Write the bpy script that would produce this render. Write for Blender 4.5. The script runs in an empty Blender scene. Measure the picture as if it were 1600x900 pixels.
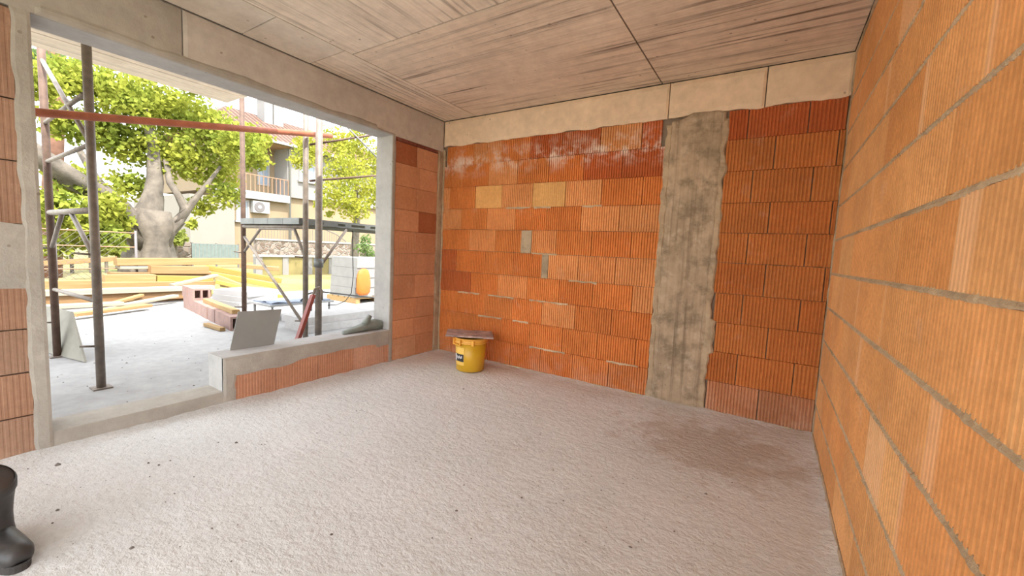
import bpy, math, random
import numpy as np
from mathutils import Vector, Matrix, Quaternion, noise as mnoise

# ------------------------------------------------------------------ camera, world, sun, exposure
S = bpy.context.scene
COL = S.collection
FPX, PITCH, YAW, ROLL = 638.43, -0.0889, -0.5653, 0.0467
CAM = Vector((3.4868, -3.8069, 1.2831))
FW = Vector((math.sin(YAW) * math.cos(PITCH), math.cos(YAW) * math.cos(PITCH), math.sin(PITCH)))
RT0 = Vector((math.cos(YAW), -math.sin(YAW), 0.0))
UP0 = RT0.cross(FW)
RT = RT0 * math.cos(ROLL) + UP0 * math.sin(ROLL)
UP = -RT0 * math.sin(ROLL) + UP0 * math.cos(ROLL)
cd = bpy.data.cameras.new('camera')
cd.sensor_width = 36.0
cd.lens = FPX / 1600.0 * 36.0
cd.clip_start = 0.02
cd.clip_end = 300
cam = bpy.data.objects.new('camera', cd)
COL.objects.link(cam)
mw = Matrix((RT, UP, -FW)).transposed().to_4x4()
mw.translation = CAM
cam.matrix_world = mw
S.camera = cam

SUN_EL, SUN_AZ = math.radians(55), math.radians(18)
SUN_T = Vector((-math.cos(SUN_EL) * math.cos(SUN_AZ), math.cos(SUN_EL) * math.sin(SUN_AZ), -math.sin(SUN_EL)))
w = bpy.data.worlds.new('world')
S.world = w
w.use_nodes = True
nt = w.node_tree
nt.nodes.clear()
sky = nt.nodes.new('ShaderNodeTexSky')
sky.sky_type = 'NISHITA'
sky.sun_disc = False
sky.sun_elevation = SUN_EL
sky.sun_rotation = math.radians(90) + SUN_AZ
sky.altitude = 300
sky.air_density = 1.0
sky.dust_density = 2.5
bg = nt.nodes.new('ShaderNodeBackground')
bg.inputs['Strength'].default_value = 0.215
wo = nt.nodes.new('ShaderNodeOutputWorld')
haze = nt.nodes.new('ShaderNodeMix')      # thin high haze whitens the blue
haze.data_type = 'RGBA'
haze.inputs[0].default_value = 0.6
haze.inputs[7].default_value = (4.1, 3.85, 3.35, 1)
nt.links.new(sky.outputs[0], haze.inputs[6])
nt.links.new(haze.outputs[2], bg.inputs[0])
nt.links.new(bg.outputs[0], wo.inputs[0])

sd = bpy.data.lights.new('sun', 'SUN')
sd.energy = 1.5
sd.angle = 0.012
sd.color = (1.0, 0.95, 0.86)
so = bpy.data.objects.new('sun', sd)
COL.objects.link(so)
so.rotation_euler = SUN_T.to_track_quat('-Z', 'Y').to_euler()
so.location = (10, -5, 15)

S.view_settings.view_transform = 'Standard'
S.view_settings.look = 'None'
S.view_settings.gamma = 1.0
S.view_settings.use_curve_mapping = False
S.view_settings.exposure = 2.57
try:
    S.cycles.max_bounces = 14
    S.cycles.diffuse_bounces = 10
    S.cycles.use_denoising = True
except Exception:
    pass

random.seed(11)
RND = random.Random(5)


def at(px, py, ax, val):
    """pixel (1600x900 frame) to the point where its sight line meets a plane of the place"""
    d = FW + RT * ((px - 800) / FPX) + UP * ((450 - py) / FPX)
    t = (val - CAM[ax]) / d[ax]
    return CAM + d * t


def fbm(x, y, z=0.0, o=3):
    s, a, f = 0.0, 1.0, 1.0
    for _ in range(o):
        s += a * mnoise.noise((x * f, y * f, z * f + 7.3))
        a *= 0.5
        f *= 2.1
    return s


# ------------------------------------------------------------------ materials
def new_mat(name):
    m = bpy.data.materials.new(name)
    m.use_nodes = True
    n = m.node_tree
    b = n.nodes['Principled BSDF']
    return m, n, b


def N(n, typ, **kw):
    nd = n.nodes.new(typ)
    for k, v in kw.items():
        setattr(nd, k, v)
    return nd


def ramp(n, fac, stops):
    r = N(n, 'ShaderNodeValToRGB')
    e = r.color_ramp.elements
    e[0].position, e[0].color = stops[0][0], (*stops[0][1], 1)
    e[1].position, e[1].color = stops[-1][0], (*stops[-1][1], 1)
    for p, c in stops[1:-1]:
        x = e.new(p)
        x.color = (*c, 1)
    n.links.new(fac, r.inputs[0])
    return r.outputs[0]


def gray(a, b):
    return [(a, (0, 0, 0)), (b, (1, 1, 1))]


def mixc(n, fac, a, b, blend='MIX'):
    m = N(n, 'ShaderNodeMix', data_type='RGBA', blend_type=blend)
    for i, v in ((0, fac), (6, a), (7, b)):
        if hasattr(v, 'is_linked'):
            n.links.new(v, m.inputs[i])
        elif isinstance(v, tuple):
            m.inputs[i].default_value = (*v, 1)
        else:
            m.inputs[i].default_value = v
    return m.outputs[2]


def math_n(n, op, a, b=None, clamp=False):
    m = N(n, 'ShaderNodeMath', operation=op)
    m.use_clamp = clamp
    for i, v in ((0, a), (1, b)):
        if v is None:
            continue
        if hasattr(v, 'is_linked'):
            n.links.new(v, m.inputs[i])
        else:
            m.inputs[i].default_value = v
    return m.outputs[0]


def pos(n, scale=(1, 1, 1), rot=(0, 0, 0)):
    g = N(n, 'ShaderNodeNewGeometry')
    mp = N(n, 'ShaderNodeMapping')
    mp.inputs['Scale'].default_value = scale
    mp.inputs['Rotation'].default_value = rot
    n.links.new(g.outputs['Position'], mp.inputs[0])
    return mp.outputs[0]


def ntex(n, vec, scale, detail=4, rough=0.55):
    t = N(n, 'ShaderNodeTexNoise')
    t.inputs['Scale'].default_value = scale
    t.inputs['Detail'].default_value = detail
    t.inputs['Roughness'].default_value = rough
    n.links.new(vec, t.inputs['Vector'])
    return t.outputs[0]


def bump(n, b, h, strength, dist=0.01, prev=None):
    bp = N(n, 'ShaderNodeBump')
    bp.inputs['Strength'].default_value = strength
    bp.inputs['Distance'].default_value = dist
    n.links.new(h, bp.inputs['Height'])
    n.links.new(bp.outputs[0], b.inputs['Normal'])
    return bp


def plain(name, col, rough=0.6, metal=0.0, var=0.12, scale=6, bumpv=0.0):
    m, n, b = new_mat(name)
    p = pos(n)
    f = ntex(n, p, scale)
    c1 = tuple(min(1, c * (1 - var)) for c in col)
    c2 = tuple(min(1, c * (1 + var)) for c in col)
    n.links.new(ramp(n, f, [(0.3, c1), (0.7, c2)]), b.inputs['Base Color'])
    b.inputs['Roughness'].default_value = rough
    b.inputs['Metallic'].default_value = metal
    if bumpv:
        bump(n, b, ntex(n, p, scale * 8, 5), bumpv, 0.01)
    return m


def mat_brick(name, wall):
    """fired clay; tint from the object colour, alpha = width of a pale smooth band at the block's start"""
    m, n, b = new_mat(name)
    oi = N(n, 'ShaderNodeObjectInfo')
    p = pos(n)
    v1 = ntex(n, p, 3.0, 5)
    v2 = ntex(n, p, 30.0, 4, 0.7)
    c = mixc(n, 1.0, oi.outputs['Color'], ramp(n, v1, [(0.3, (0.86, 0.83, 0.80)), (0.7, (1.08, 1.09, 1.10))]), 'MULTIPLY')
    c = mixc(n, 1.0, c, ramp(n, v2, [(0.3, (0.86, 0.85, 0.84)), (0.7, (1.1, 1.1, 1.1))]), 'MULTIPLY')
    tc = N(n, 'ShaderNodeTexCoord')
    sx = N(n, 'ShaderNodeSeparateXYZ')
    n.links.new(tc.outputs['Object'], sx.inputs[0])
    # pale band
    edge = math_n(n, 'ADD', sx.outputs[0], math_n(n, 'MULTIPLY', math_n(n, 'SUBTRACT', v1, 0.5), 0.03))
    band = math_n(n, 'MULTIPLY', math_n(n, 'MULTIPLY', math_n(n, 'SUBTRACT', oi.outputs['Alpha'], edge), 40.0, True), 0.48)
    c = mixc(n, band, c, (0.80, 0.50, 0.29))
    # dust and lime smears
    d = ntex(n, p, 5.0, 6, 0.7)
    dust = math_n(n, 'MULTIPLY', ramp(n, d, gray(0.58, 0.78)), 0.35)
    c = mixc(n, dust, c, (0.72, 0.50, 0.36))
    if wall == 'back':
        sp = N(n, 'ShaderNodeSeparateXYZ')
        n.links.new(p, sp.inputs[0])
        zz = sp.outputs[2]
        e1 = math_n(n, 'SUBTRACT', 1.0, math_n(n, 'MULTIPLY', math_n(n, 'ABSOLUTE', math_n(n, 'SUBTRACT', zz, 2.29)), 5.0), True)
        e2 = math_n(n, 'LESS_THAN', sp.outputs[0], 2.62)
        lime = ntex(n, p, 5.5, 6, 0.75)
        k = math_n(n, 'MULTIPLY', math_n(n, 'MULTIPLY', e1, e2), ramp(n, lime, gray(0.47, 0.60)))
        c = mixc(n, math_n(n, 'MULTIPLY', k, 0.95), c, (0.80, 0.66, 0.57))
        lo = math_n(n, 'SUBTRACT', 1.0, math_n(n, 'MULTIPLY', zz, 3.4), True)
        k2 = math_n(n, 'MULTIPLY', lo, ramp(n, ntex(n, p, 6, 5, 0.7), gray(0.4, 0.7)))
        c = mixc(n, math_n(n, 'MULTIPLY', k2, 0.6), c, (0.55, 0.36, 0.26))
    n.links.new(c, b.inputs['Base Color'])
    b.inputs['Roughness'].default_value = 0.88
    bump(n, b, v2, 0.25, 0.004)
    return m


def mat_concrete(name, c1, c2, grain=None, pits=True, bumpv=0.35, stain=0.5, blotch=0.0):
    m, n, b = new_mat(name)
    p = pos(n)
    big = ntex(n, p, 1.4, 5, 0.6)
    c = ramp(n, big, [(0.3, c1), (0.7, c2)])
    med = ntex(n, p, 9.0, 6, 0.7)
    c = mixc(n, 1.0, c, ramp(n, med, [(0.3, (0.86, 0.85, 0.84)), (0.7, (1.08, 1.08, 1.08))]), 'MULTIPLY')
    h = ntex(n, p, 60.0, 5, 0.7)
    if blotch:
        bl = ntex(n, p, 5.0, 7, 0.72)
        c = mixc(n, math_n(n, 'MULTIPLY', ramp(n, bl, gray(0.48, 0.62)), blotch), c, (0.13, 0.105, 0.065))
        fl = ntex(n, p, 7.0, 5, 0.7)
        c = mixc(n, math_n(n, 'MULTIPLY', ramp(n, fl, gray(0.55, 0.66)), blotch * 0.6), c, (0.66, 0.55, 0.42))
    if grain is not None:
        sc = {'x': (0.6, 26, 26), 'y': (26, 0.6, 26), 'z': (26, 26, 0.6)}[grain]
        g = ntex(n, pos(n, sc), 1.0, 6, 0.65)
        wide = ntex(n, p, 1.1, 3, 0.5)
        gs = math_n(n, 'MULTIPLY', ramp(n, g, gray(0.52, 0.68)), ramp(n, wide, gray(0.36, 0.58)))
        c = mixc(n, math_n(n, 'MULTIPLY', gs, stain), c, (0.14, 0.10, 0.065))
        g2 = ntex(n, pos(n, tuple(s * 2.3 for s in sc)), 1.0, 4, 0.6)
        c = mixc(n, 1.0, c, ramp(n, g2, [(0.3, (0.90, 0.89, 0.88)), (0.7, (1.06, 1.06, 1.06))]), 'MULTIPLY')
        h = math_n(n, 'ADD', h, g2)
    if pits:
        vo = N(n, 'ShaderNodeTexVoronoi')
        vo.inputs['Scale'].default_value = 9.0
        n.links.new(p, vo.inputs['Vector'])
        sel = ntex(n, p, 4.0, 2)
        pit = math_n(n, 'MULTIPLY', math_n(n, 'LESS_THAN', vo.outputs['Distance'], 0.085), math_n(n, 'GREATER_THAN', sel, 0.5))
        c = mixc(n, math_n(n, 'MULTIPLY', pit, 0.55), c, (0.16, 0.12, 0.09))
    n.links.new(c, b.inputs['Base Color'])
    b.inputs['Roughness'].default_value = 0.9
    bump(n, b, h, bumpv, 0.004 if bumpv < 0.95 else 0.012)
    return m


def mat_floor():
    m, n, b = new_mat('screed')
    p = pos(n)
    big = ntex(n, p, 1.1, 5, 0.6)
    c = ramp(n, big, [(0.3, (0.665, 0.69, 0.685)), (0.7, (0.765, 0.79, 0.79))])
    med = ntex(n, p, 28.0, 6, 0.75)
    c = mixc(n, 1.0, c, ramp(n, med, [(0.30, (0.88, 0.87, 0.86)), (0.62, (1.04, 1.04, 1.04))]), 'MULTIPLY')
    # damp earth-coloured blotch by the right end of the back wall, and dust along that wall
    sp = N(n, 'ShaderNodeSeparateXYZ')
    n.links.new(p, sp.inputs[0])
    dx = math_n(n, 'MULTIPLY', math_n(n, 'SUBTRACT', sp.outputs[0], 3.25), 1.15)
    dy = math_n(n, 'MULTIPLY', math_n(n, 'SUBTRACT', sp.outputs[1], -0.70), 1.4)
    rr = math_n(n, 'SQRT', math_n(n, 'ADD', math_n(n, 'MULTIPLY', dx, dx), math_n(n, 'MULTIPLY', dy, dy)))
    blot = math_n(n, 'ADD', math_n(n, 'SUBTRACT', 1.0, rr), math_n(n, 'MULTIPLY', math_n(n, 'SUBTRACT', ntex(n, p, 4.5, 6, 0.7), 0.5), 2.2))
    blot = ramp(n, blot, gray(0.25, 0.65))
    c = mixc(n, math_n(n, 'MULTIPLY', blot, 0.5), c, (0.40, 0.29, 0.20))
    wy = math_n(n, 'ADD', math_n(n, 'MULTIPLY', sp.outputs[1], 2.6), 1.0, True)
    wd = math_n(n, 'MULTIPLY', wy, ramp(n, ntex(n, p, 3.0, 6, 0.7), gray(0.35, 0.6)))
    c = mixc(n, math_n(n, 'MULTIPLY', wd, 0.5), c, (0.46, 0.34, 0.23))
    sm = ntex(n, p, 2.6, 6, 0.75)
    c = mixc(n, math_n(n, 'MULTIPLY', ramp(n, sm, gray(0.60, 0.75)), 0.35), c, (0.42, 0.34, 0.27))
    vo = N(n, 'ShaderNodeTexVoronoi')
    vo.inputs['Scale'].default_value = 34.0
    n.links.new(p, vo.inputs['Vector'])
    pit = math_n(n, 'MULTIPLY', math_n(n, 'LESS_THAN', vo.outputs['Distance'], 0.13), math_n(n, 'GREATER_THAN', ntex(n, p, 11.0, 3), 0.55))
    c = mixc(n, math_n(n, 'MULTIPLY', pit, 0.5), c, (0.30, 0.25, 0.21))
    n.links.new(c, b.inputs['Base Color'])
    b.inputs['Roughness'].default_value = 0.92
    h = math_n(n, 'ADD', ntex(n, pos(n, (1, 1, 1)), 42.0, 5, 0.7), math_n(n, 'MULTIPLY', ntex(n, pos(n, (1, 1.6, 1), (0, 0, 0.6)), 11.0, 5, 0.65), 1.6))
    bump(n, b, h, 0.8, 0.013)
    return m


def mat_wood(name, c1, c2):
    m, n, b = new_mat(name)
    oi = N(n, 'ShaderNodeObjectInfo')
    tc = N(n, 'ShaderNodeTexCoord')
    mp = N(n, 'ShaderNodeMapping')
    mp.inputs['Scale'].default_value = (0.8, 14, 14)
    n.links.new(tc.outputs['Object'], mp.inputs[0])
    g = ntex(n, mp.outputs[0], 2.0, 5, 0.6)
    c = ramp(n, g, [(0.3, c1), (0.7, c2)])
    r = ramp(n, oi.outputs['Random'], [(0, (0.82, 0.80, 0.78)), (1, (1.15, 1.15, 1.12))])
    n.links.new(mixc(n, 1.0, c, r, 'MULTIPLY'), b.inputs['Base Color'])
    b.inputs['Roughness'].default_value = 0.75
    return m


def mat_leaf(name, c1, c2, c3):
    m, n, b = new_mat(name)
    n.nodes.remove(b)
    p = pos(n)
    f = ntex(n, p, 1.6, 3)
    f2 = ntex(n, p, 17.0, 2)
    c = mixc(n, 0.5, ramp(n, f, [(0.35, c1), (0.65, c2)]), ramp(n, f2, [(0.35, c1), (0.65, c3)]))
    d = N(n, 'ShaderNodeBsdfDiffuse')
    t = N(n, 'ShaderNodeBsdfTranslucent')
    n.links.new(c, d.inputs[0])
    n.links.new(c, t.inputs[0])
    mx = N(n, 'ShaderNodeMixShader')
    mx.inputs[0].default_value = 0.4
    n.links.new(d.outputs[0], mx.inputs[1])
    n.links.new(t.outputs[0], mx.inputs[2])
    n.links.new(mx.outputs[0], n.nodes['Material Output'].inputs[0])
    return m


def mat_stonewall():
    m, n, b = new_mat('rubble_masonry')
    p = pos(n)
    vo = N(n, 'ShaderNodeTexVoronoi', feature='DISTANCE_TO_EDGE')
    vo.inputs['Scale'].default_value = 4.2
    n.links.new(p, vo.inputs['Vector'])
    vc = N(n, 'ShaderNodeTexVoronoi')
    vc.inputs['Scale'].default_value = 4.2
    n.links.new(p, vc.inputs['Vector'])
    sr = N(n, 'ShaderNodeSeparateColor')
    n.links.new(vc.outputs['Color'], sr.inputs[0])
    c = ramp(n, sr.outputs[0], [(0, (0.11, 0.08, 0.06)), (0.5, (0.17, 0.125, 0.10)), (1, (0.23, 0.195, 0.165))])
    c = mixc(n, ramp(n, vo.outputs['Distance'], gray(0.02, 0.07)), (0.24, 0.225, 0.205), c)
    n.links.new(c, b.inputs['Base Color'])
    b.inputs['Roughness'].default_value = 0.9
    bump(n, b, ramp(n, vo.outputs['Distance'], gray(0.0, 0.12)), 0.8, 0.05)
    return m


def mat_rooftile():
    m, n, b = new_mat('clay_roof_tiles')
    p = pos(n, (1, 1, 1))
    sp = N(n, 'ShaderNodeSeparateXYZ')
    n.links.new(p, sp.inputs[0])
    wv = math_n(n, 'SINE', math_n(n, 'MULTIPLY', sp.outputs[1], 17.0))
    wz = math_n(n, 'FRACT', math_n(n, 'MULTIPLY', sp.outputs[2], 3.6))
    c = ramp(n, wv, [(0.0, (0.075, 0.036, 0.025)), (0.9, (0.19, 0.105, 0.07))])
    c = mixc(n, 1.0, c, ramp(n, wz, [(0.0, (0.65, 0.62, 0.6)), (0.35, (1, 1, 1))]), 'MULTIPLY')
    n.links.new(c, b.inputs['Base Color'])
    b.inputs['Roughness'].default_value = 0.85
    bump(n, b, math_n(n, 'ADD', wv, wz), 0.6, 0.05)
    return m


def mat_ground():
    m, n, b = new_mat('dry_grass_ground')
    p = pos(n)
    f = ntex(n, p, 0.35, 5, 0.6)
    c = ramp(n, f, [(0.35, (0.25, 0.20, 0.09)), (0.5, (0.23, 0.20, 0.07)), (0.65, (0.13, 0.16, 0.04))])
    g = ntex(n, p, 9.0, 5, 0.75)
    c = mixc(n, 1.0, c, ramp(n, g, [(0.3, (0.75, 0.75, 0.75)), (0.7, (1.15, 1.15, 1.15))]), 'MULTIPLY')
    n.links.new(c, b.inputs['Base Color'])
    b.inputs['Roughness'].default_value = 0.95
    bump(n, b, g, 0.6, 0.05)
    return m


M = {}
M['brick_back'] = mat_brick('clay_block_back', 'back')
M['brick'] = mat_brick('clay_block', 'other')
M['mortar'] = mat_concrete('mortar', (0.38, 0.28, 0.18), (0.53, 0.41, 0.275), None, False, 0.9, 0.5, 0.45)
M['mortar_bed'] = mat_concrete('mortar_bed', (0.50, 0.36, 0.22), (0.74, 0.57, 0.38), None, False, 1.0, 0.5, 0.35)
M['core'] = mat_concrete('joint_core', (0.20, 0.15, 0.11), (0.30, 0.23, 0.17), None, False, 0.6)
M['ceil_x'] = mat_concrete('board_concrete_across', (0.68, 0.58, 0.455), (0.82, 0.71, 0.565), 'x', True, 0.3, 1.0)
M['ceil_y'] = mat_concrete('board_concrete_along', (0.71, 0.62, 0.50), (0.85, 0.755, 0.62), 'y', True, 0.3, 1.0)
M['ceil_plain'] = mat_concrete('smooth_concrete', (0.62, 0.55, 0.455), (0.76, 0.69, 0.585), None, True, 0.3)
M['ceil_dark'] = plain('slab_joint', (0.12, 0.10, 0.08), 0.95)
M['beam_back'] = mat_concrete('beam_concrete_warm', (0.726, 0.55, 0.385), (0.836, 0.66, 0.473), None, True, 0.3)
M['beam_left'] = mat_concrete('beam_concrete', (0.46, 0.42, 0.38), (0.60, 0.55, 0.49), None, True, 0.3)
M['column'] = mat_concrete('column_concrete', (0.335, 0.25, 0.165), (0.56, 0.43, 0.30), 'z', True, 0.6, 0.7, 0.6)
M['jamb'] = mat_concrete('pale_concrete', (0.368, 0.359, 0.35), (0.442, 0.432, 0.419), None, True, 0.25)
M['render'] = mat_concrete('grey_render', (0.31, 0.285, 0.245), (0.43, 0.40, 0.35), None, True, 0.7)
M['screed'] = mat_floor()
M['terrace'] = mat_concrete('terrace_concrete', (0.293, 0.293, 0.289), (0.356, 0.356, 0.348), None, True, 0.4)
M['slab'] = mat_concrete('slab_soffit', (0.856, 0.758, 0.62), (1.02, 0.924, 0.786), 'y', False, 0.3, 0.35)
M['ground'] = mat_ground()
M['steel'] = plain('galvanised_rusty_tube', (0.223, 0.19, 0.162), 0.6, 0.35, 0.25, 14)
M['steel_rust'] = plain('rusty_tube', (0.116, 0.0732, 0.0539), 0.7, 0.2, 0.3, 14)
M['steel_red'] = plain('red_primer_tube', (0.42, 0.13, 0.065), 0.55, 0.0, 0.2, 12)
M['steel_grey'] = plain('grey_steel_deck', (0.162, 0.171, 0.171), 0.5, 0.4, 0.2, 5)
M['sheet_grey'] = plain('grey_sheet', (0.27, 0.28, 0.27), 0.55, 0.1, 0.08, 3)
M['ply'] = plain('weathered_ply', (0.26, 0.248, 0.205), 0.8, 0.0, 0.2, 5)
M['cloth'] = plain('grey_green_cloth', (0.22, 0.245, 0.22), 0.6, 0.0, 0.2, 8, 0.3)
M['red_paint'] = plain('red_paint', (0.228, 0.042, 0.027), 0.5, 0.0, 0.2, 10)
M['rubber'] = plain('black_rubber', (0.035, 0.033, 0.032), 0.42, 0.0, 0.35, 9, 0.1)
M['rubber_in'] = plain('boot_lining', (0.06, 0.045, 0.035), 0.9)
M['sole'] = plain('boot_sole', (0.045, 0.038, 0.034), 0.7, 0.0, 0.3, 12)
M['black'] = plain('black_cable', (0.03, 0.03, 0.03), 0.6)
M['bucket'] = plain('yellow_plastic', (0.62, 0.36, 0.02), 0.38, 0.0, 0.06, 5)
M['bucket_rim'] = plain('orange_yellow_plastic', (0.80, 0.40, 0.06), 0.4, 0.0, 0.06, 5)
M['label_yellow'] = plain('label_yellow', (0.85, 0.55, 0.12), 0.5, 0, 0.03)
M['label_black'] = plain('label_black', (0.03, 0.03, 0.035), 0.5, 0, 0.1)
M['label_white'] = plain('label_white', (0.75, 0.76, 0.80), 0.5, 0, 0.03)
M['board_crust'] = plain('crusted_board', (0.42, 0.30, 0.27), 0.85, 0, 0.45, 14, 0.6)
M['grit'] = plain('dark_grit', (0.14, 0.12, 0.11), 0.9, 0, 0.5, 30)
M['wood'] = mat_wood('sawn_timber', (0.25, 0.155, 0.055), (0.33, 0.22, 0.10))
M['wood_orange'] = mat_wood('orange_timber', (0.205, 0.112, 0.0446), (0.268, 0.164, 0.0744))
M['wood_pale'] = mat_wood('pale_timber', (0.285, 0.246, 0.182), (0.333, 0.301, 0.246))
M['wood_yellow'] = mat_wood('yellow_formwork', (0.24, 0.165, 0.03), (0.30, 0.22, 0.05))  # mat_wood('yellow_formwork', (0.252, 0.187, 0.0288), (0.288, 0.23, 0.0576))
M['pink_brick'] = plain('pink_block', (0.256, 0.165, 0.14), 0.85, 0, 0.15, 6)
M['white'] = plain('white_foam', (0.286, 0.286, 0.283), 0.8, 0, 0.04)
M['white_paint'] = plain('white_paint', (0.273, 0.273, 0.269), 0.6, 0, 0.04)
M['blue_sheet'] = plain('blue_grey_sheet', (0.176, 0.21, 0.269), 0.6, 0, 0.1)
M['orange_bag'] = plain('orange_bag', (0.42, 0.12, 0.012), 0.6, 0, 0.15, 5)
M['aac'] = plain('white_block', (0.222, 0.219, 0.204), 0.9, 0, 0.08)
M['cream'] = plain('cream_render', (0.239, 0.184, 0.116), 0.9, 0, 0.05, 1)
M['white_render'] = plain('white_render', (0.211, 0.205, 0.198), 0.9, 0, 0.05, 1)
M['pale_wall'] = plain('pale_render', (0.217, 0.202, 0.177), 0.9, 0, 0.05, 1)
M['soffit_orange'] = plain('orange_soffit', (0.317, 0.202, 0.115), 0.9)
M['roof'] = mat_rooftile()
M['window_glass'] = plain('curtained_pane', (0.204, 0.252, 0.312), 0.2, 0, 0.1, 1)
M['rail'] = plain('brown_rail', (0.28, 0.154, 0.091), 0.6)
M['dark_iron'] = plain('dark_iron', (0.12, 0.11, 0.11), 0.6)
M['teal'] = plain('teal_panel', (0.12, 0.155, 0.15), 0.7)
M['stonewall'] = mat_stonewall()
M['ochre'] = plain('ochre_wall', (0.198, 0.165, 0.066), 0.9, 0, 0.15, 2)
M['wire'] = plain('fence_wire', (0.13, 0.12, 0.105), 0.6, 0.3)
M['bark'] = plain('grey_bark', (0.121, 0.104, 0.084), 0.95, 0, 0.35, 5, 0.9)
M['pine_bark'] = plain('red_pine_bark', (0.182, 0.096, 0.0672), 0.95, 0, 0.3, 5, 0.6)
M['leaf'] = mat_leaf('leaf_yellow_green', (0.17, 0.23, 0.035), (0.42, 0.41, 0.055), (0.34, 0.38, 0.09))
M['leaf2'] = mat_leaf('leaf_bright', (0.22, 0.26, 0.04), (0.48, 0.44, 0.06), (0.38, 0.40, 0.08))
M['leaf_dark'] = mat_leaf('leaf_dark', (0.10, 0.17, 0.06), (0.22, 0.30, 0.10), (0.20, 0.28, 0.12))
M['leaf_hedge'] = mat_leaf('leaf_hedge', (0.15, 0.19, 0.04), (0.30, 0.32, 0.08), (0.26, 0.29, 0.08))


# ------------------------------------------------------------------ mesh helpers
class MB:
    def __init__(s):
        s.v, s.f = [], []

    def add(s, vs, fs):
        o = len(s.v)
        s.v += [tuple(p) for p in vs]
        s.f += [tuple(i + o for i in f) for f in fs]

    def box(s, a, b):
        x0, y0, z0 = a
        x1, y1, z1 = b
        s.add([(x0, y0, z0), (x1, y0, z0), (x1, y1, z0), (x0, y1, z0), (x0, y0, z1), (x1, y0, z1), (x1, y1, z1), (x0, y1, z1)],
              [(0, 3, 2, 1), (4, 5, 6, 7), (0, 1, 5, 4), (1, 2, 6, 5), (2, 3, 7, 6), (3, 0, 4, 7)])

    def hexa(s, p):
        s.add(p, [(0, 3, 2, 1), (4, 5, 6, 7), (0, 1, 5, 4), (1, 2, 6, 5), (2, 3, 7, 6), (3, 0, 4, 7)])

    def bar(s, p0, p1, wd, ht, up=(0, 0, 1)):
        p0, p1 = Vector(p0), Vector(p1)
        d = (p1 - p0).normalized()
        sd_ = d.cross(Vector(up))
        if sd_.length < 1e-4:
            sd_ = d.cross(Vector((0, 1, 0)))
        sd_.normalize()
        u = sd_.cross(d).normalized()
        a, b_ = sd_ * wd / 2, u * ht / 2
        s.hexa([p0 - a - b_, p0 + a - b_, p1 + a - b_, p1 - a - b_, p0 - a + b_, p0 + a + b_, p1 + a + b_, p1 - a + b_])

    def loft(s, rings, cap=True):
        n = len(rings[0])
        vs = [p for r in rings for p in r]
        fs = []
        for i in range(len(rings) - 1):
            for j in range(n):
                k = (j + 1) % n
                fs.append((i * n + j, i * n + k, (i + 1) * n + k, (i + 1) * n + j))
        if cap:
            fs.append(tuple(range(n - 1, -1, -1)))
            fs.append(tuple((len(rings) - 1) * n + j for j in range(n)))
        s.add(vs, fs)

    def tube(s, pts, rad, n=10, jit=0.0, seed=0):
        pts = [Vector(p) for p in pts]
        rads = rad if isinstance(rad, (list, tuple)) else [rad] * len(pts)
        rings = []
        ref = Vector((0.13, 0.21, 0.97))
        for i, p in enumerate(pts):
            d = (pts[min(i + 1, len(pts) - 1)] - pts[max(i - 1, 0)]).normalized()
            a = d.cross(ref)
            if a.length < 0.05:
                a = d.cross(Vector((1, 0, 0)))
            a.normalize()
            b_ = d.cross(a)
            r = []
            for j in range(n):
                t = 2 * math.pi * j / n
                k = rads[i] * (1 + jit * mnoise.noise((math.cos(t) * 1.7 + seed, math.sin(t) * 1.7, i * 0.6)))
                r.append(p + a * math.cos(t) * k + b_ * math.sin(t) * k)
            rings.append(r)
        s.loft(rings)

    def build(s, name, mat, parent=None, smooth=False, loc=None):
        me = bpy.data.meshes.new(name)
        me.from_pydata(s.v, [], s.f)
        me.update()
        if smooth:
            me.polygons.foreach_set('use_smooth', [True] * len(me.polygons))
        me.materials.append(mat)
        o = bpy.data.objects.new(name, me)
        COL.objects.link(o)
        if parent is not None:
            o.parent = parent
        if loc is not None:
            o.location = loc
        return o


def tag(o, label, cat, group=None, kind=None):
    o['label'] = label
    o['category'] = cat
    if group:
        o['group'] = group
    if kind:
        o['kind'] = kind
    return o


def empty(name, loc, rz=0.0):
    o = bpy.data.objects.new(name, None)
    COL.objects.link(o)
    o.location = loc
    o.rotation_euler = (0, 0, rz)
    o.empty_display_size = 0.1
    return o


def rel(mb, root):
    """move world-space vertices into the root's frame"""
    inv = Matrix.Translation(root.location) @ Matrix.Rotation(root.rotation_euler.z, 4, 'Z')
    inv = inv.inverted()
    mb.v = [tuple(inv @ Vector(p)) for p in mb.v]
    return mb


def part(root, name, mat, fn, smooth=False, parent=None):
    m = MB()
    fn(m)
    rel(m, root)
    o = m.build(name, mat, parent or root, smooth)
    return o


# ------------------------------------------------------------------ room dimensions
W, H = 3.849, 2.80
YR = -4.2          # right wall stops here; the unseen opening beyond is added for fill light
YB = -7.0           # room runs on behind the camera; unseen open end added to let in fill light
YJ0, YJ1 = -3.284, -0.785   # door and window opening in the left wall
YP = -2.39          # where the low parapet starts
ZL = 2.445          # underside of the lintel beam
ZP = 0.365          # top of the parapet
ZT = 0.10           # door threshold

# wall frames: (u along wall, v into the wall, z) -> world
FRAME = {
    'back': lambda u, v, z: (u, v, z),
    'left': lambda u, v, z: (-v, u, z),
    'right': lambda u, v, z: (W + v, -u, z),
}
ROT = {'back': 0.0, 'left': math.pi / 2, 'right': -math.pi / 2}


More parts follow.
